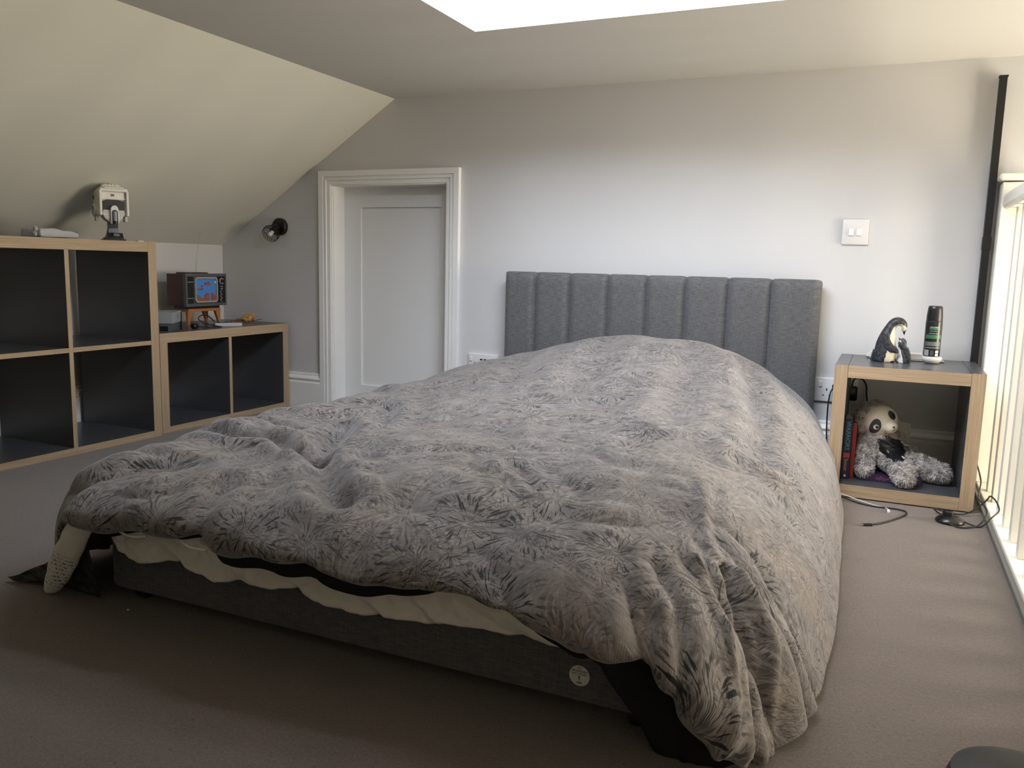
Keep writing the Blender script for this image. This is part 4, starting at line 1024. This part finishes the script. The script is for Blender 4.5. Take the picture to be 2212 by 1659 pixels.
def bird_toy():
    t = thing('orange_toy', 'small crumpled orange and yellow toy lying by the corner of the low shelf', 'toy', (.235, -.105, TL), .35)
    m = mat('orange_patchy', (.5, .18, .03), .5); n = N(m); f = n.noise(n.coord('Object'), 70, 3)
    n.base(n.ramp(f, [(.35, (.42, .06, .02)), (.47, (.55, .20, .04)), (.56, (.55, .42, .12)), (.68, (.20, .30, .10))]))
    bm = BM(); ball(bm, (0, 0, .022), (.040, .022, .018), 4)
    for v in bm.verts:
        q = (v.co.x+.04)/.08; v.co.z = v.co.z*(.45+.8*q)+.000; v.co += Vector((0, .3, 1))*.004*noise.noise(v.co*70)*1.3; v.co.z = max(.001, v.co.z)
    obj('toy_body', bm, m, t, True)
    bm = BM(); tube(bm, [(-.030, 0, .012), (-.048, -.004, .008), (-.062, -.010, .004)], lambda q: .006-.003*q, 8); obj('tail', bm, mat('toy_brown', (.22, .12, .05), .6), t, True)
    bm = BM(); tube(bm, [(.010, .0, .005), (.040, .01, .008), (.068, .02, .016)], .0016, 6); obj('stick', bm, mat('stick_brown', (.10, .06, .05), .6), t, True)
    for k, (x, y) in enumerate(((.0, -.02), (.02, -.016), (.026, .014))):
        bm = BM(); tube(bm, [(x, y*.5, .012), (x+.004, y, .001)], lambda q: .004-.002*q, 6); obj('claw', bm, mat('toy_red', (.35, .03, .02), .5), t, True)
bird_toy()

# ------------------------------------------------------------------ on the tall shelf unit
TT = TOPT
def helmet():
    t = thing('brick_helmet_model', 'cream white brick-built helmet model on a black display stand', 'model helmet', (.350, -.925, TT))
    wht = mat('brick_white', (.78, .765, .69), .35); gry = mat('brick_grey', (.50, .49, .46), .4); blk = M['plastic_black']; vis = mat('visor_dark', (.022, .021, .020), .25)
    head = bpy.data.objects.new('helmet_head', None); C.objects.link(head); head.parent = t; head.location = (0, 0, .124); head.scale = (1.17, 1.17, 1.17); head.rotation_euler = (0, 0, math.radians(-28))
    # local: face looks to +x ; width along y
    def hb(name, m, boxes, bev=.0012, par=head):
        bm = BM()
        for b in boxes: box(bm, *b, bev)
        return obj(name, bm, m, par)
    shell = hb('helmet_shell', wht, [(-.055, .018, -.038, .038, -.030, .052), (-.048, .010, -.034, .034, .052, .060), (-.038, .000, -.026, .026, .060, .067), (-.055, .034, -.043, -.035, -.030, .048), (-.055, .034, .035, .043, -.030, .048), (-.050, .034, -.040, .040, .044, .054), (.000, .038, -.030, .030, .052, .058)], .003)
    bm = BM()
    for i in range(6):
        for j in range(6):
            x = -.044+.010*i; y = -.026+.0104*j; z = .066 if (abs(y) < .024 and x < -.002) else (.059 if x < .012 else .057)
            lathe(bm, [(.0032, 0), (.0032, .003), (0, .003)], 10, (x, y, z))
    obj('crown_studs', bm, wht, shell)
    for s_ in (-1, 1):
        bm = BM()
        for i in range(8): lathe(bm, [(.0026, 0), (.0026, .002), (0, .002)], 8, (.0335, s_*.039, -.024+i*.0092), Matrix.Rotation(PI/2, 3, 'Y'))
        obj('rim_studs', bm, wht, shell)
    hb('brow_panel', wht, [(.016, .024, -.034, .034, .022, .044), (.020, .026, -.034, .034, .020, .024)])
    hb('brow_badge', mat('badge_grey', (.16, .15, .12), .5), [(.024, .0255, -.004+d, -.0015+d, .030, .037) for d in (-.003, .0005, .004)], 0)
    # visor: curved dark strip
    bm = BM(); n = 18; up_ = []; lo = []
    for k in range(n+1):
        y = -.031+.062*k/n; q = abs(y)/.031
        zt = .021-.006*q**2.2; zb = -.013+.012*math.exp(-(y/.008)**2)-.003*q
        up_.append((y, zt)); lo.append((y, zb))
    prism(bm, up_+lo[::-1], .014, .022, 'x'); obj('visor', bm, vis, head)
    # snout
    bm = BM(); prism(bm, [(-.030, -.012), (.030, -.012), (.032, -.022), (.022, -.040), (.010, -.052), (-.010, -.052), (-.026, -.038), (-.034, -.024)], -.020, .026, 'x'); obj('jaw', bm, gry, head)
    for sg in (-1, 1):
      bm = BM()
      for r_ in range(3):
        for k in range(9):
            y = -.028+.007*k
            if r_ == 0: continue
            if abs(y) < .010 or (r_ == 2 and abs(y) > .022) or y*sg < 0: continue
            lathe(bm, [(.0022, 0), (.0022, .002), (0, .002)], 8, (.026, y, -.018-.008*r_), Matrix.Rotation(PI/2, 3, 'Y'))
      obj('jaw_studs', bm, wht, head)
    bm = BM(); P = [(-.011, -.054), (-.011, -.016)]+[(-.011*math.cos(a), -.012+.014*math.sin(a)) for a in [PI*k/12 for k in range(13)]]+[(.011, -.016), (.011, -.054)]
    prism(bm, P, .020, .036, 'x'); obj('nose_guard', bm, mat('brick_bright', (.74, .73, .70), .3), head)
    bm = BM(); P = [(-.0085, -.054), (-.0085, -.020)]+[(-.0085*math.cos(a), -.020+.0085*math.sin(a)) for a in [PI*k/12 for k in range(13)]]+[(.0085, -.020), (.0085, -.054)]
    prism(bm, P, .034, .0375, 'x'); obj('vent_opening', bm, blk, head)
    bm = BM(); lathe(bm, [(0, .0), (.006, 0), (.006, .030), (0, .031)], 18, (.0375, 0, -.047)); obj('grey_tube', bm, mat('tube_grey', (.28, .30, .33), .3), head, 'auto')
    bm = BM(); lathe(bm, [(0, 0), (.0068, 0), (.0068, .009), (0, .009)], 18, (.038, 0, -.055)); obj('tube_end', bm, blk, head, 'auto')
    for s_ in (-1, 1):
        bm = BM(); lathe(bm, [(.021, 0), (.021, .006), (.017, .008), (.014, .008), (.014, 0)], 30, (-.030, s_*.042, -.012), Matrix.Rotation(-s_*PI/2, 3, 'X')); sp_ = obj('ear_ring', bm, wht, head, 'auto')
        bm = BM(); lathe(bm, [(0, .004), (.013, .004)], 24, (-.030, s_*.042, -.012), Matrix.Rotation(-s_*PI/2, 3, 'X')); obj('ear_disc', bm, blk, head)
    hb('side_block', gry, [(-.030, -.006, -.046, -.038, -.046, -.030), (-.030, -.006, .038, .046, -.046, -.030)])
    hb('side_button', mat('button_grey', (.10, .10, .09), .5), [(-.048, -.038, -.045, -.041, .022, .034)], .002)
    # stand
    bm = BM(); rot = Matrix.Rotation(math.radians(-28), 4, 'Z')
    box(bm, -.040, .045, -.034, .034, 0, .006, .001); box(bm, -.034, .040, -.028, .028, .006, .011, .001)
    vt = [(-.014, -.016), (.010, -.016), (.010, .016), (-.014, .016)]; vb = [(-.030, -.024), (.018, -.024), (.018, .024), (-.030, .024)]
    lev = [(vb, .011), ([(a*.8, b*.8) for a, b in vb], .022), (vt, .045), (vt, .085)]
    rr = [[bm.verts.new((a, b, z)) for a, b in L_] for L_, z in lev]
    for a, b in zip(rr, rr[1:]):
        for k in range(4): bm.faces.new((a[k], a[(k+1) % 4], b[(k+1) % 4], b[k]))
    bm.faces.new(rr[-1]); xform(bm, rot); st = obj('display_stand', bm, blk, t)
    bm = BM(); prism(bm, [(.022, .011), (.042, .011), (.030, .028), (.022, .028)], -.026, .026, 'y'); xform(bm, rot); pq = obj('name_plaque', bm, blk, st)
    pm = rot @ Matrix.Translation((.0368, 0, .0192)) @ Matrix.Rotation(math.radians(-35), 4, 'Y') @ Matrix.Rotation(PI/2, 4, 'Z') @ Matrix.Rotation(PI/2, 4, 'X')
    text_mesh('lettering', 'STAR', .0075, pm @ at(.004, .0042, .0004), mat('plaque_print', (.6, .6, .62), .5), pq); text_mesh('lettering', 'WARS', .0075, pm @ at(.004, -.0018, .0004), mat('plaque_print', (.6, .6, .62), .5), pq)
helmet()
def top_bits():
    bm = BM(); box(bm, -.05, .05, -.092, .092, 0, .017, .006, 4)
    bmesh.ops.subdivide_edges(bm, edges=bm.edges, cuts=4, use_grid_fill=True)
    for v in bm.verts:
        q = (v.co.y+.092)/.184
        v.co.z *= 1.25-.35*q*q if v.co.z > .004 else 1
        v.co += Vector((noise.noise(v.co*40), noise.noise(v.co*40+Vector((9, 0, 0))), noise.noise(v.co*60)*1.2))*.004; v.co.z = max(.0005, v.co.z)
    for a, b in ((-.094, .020), (-.098, .008)): ball(bm, (.03, a, b), (.010, .008, .007), 2)
    m = mat('cloudy_plastic', (.62, .63, .63), .22, alpha=1, trans=.35); o = obj('clear_plastic_packet', bm, m, None, True); o.location = (.34, -1.172, TT); o.scale = (1, .82, 1.4)
    tag(o, 'crinkled translucent white plastic packet on top of the tall shelf', 'packet')
    t = thing('white_toy_brick', 'tiny flat white toy brick beside the helmet model', 'toy brick', (.36, -.775-.040, TT))
    bm = BM(); box(bm, -.008, .008, -.014, .014, 0, .0032, .0003); obj('plate', bm, mat('tiny_white', (.75, .75, .66), .4), t)
    bm = BM()
    for k in range(3):
        for s_ in (-1, 1): lathe(bm, [(.0024, 0), (.0024, .0018), (0, .0018)], 10, (s_*.004, -.008+.008*k, .0032))
    obj('studs', bm, mat('tiny_white', (.75, .75, .66), .4), t)
top_bits()
def floor_bits():
    bm = BM(); ball(bm, (0, 0, .0015), (.003, .002, .0015), 2); o = obj('white_crumb', bm, 'plastic_white', None, True); o.location = (1.667, -2.045, .002); tag(o, 'tiny white scrap on the carpet under the foot of the bed', 'scrap')
floor_bits()
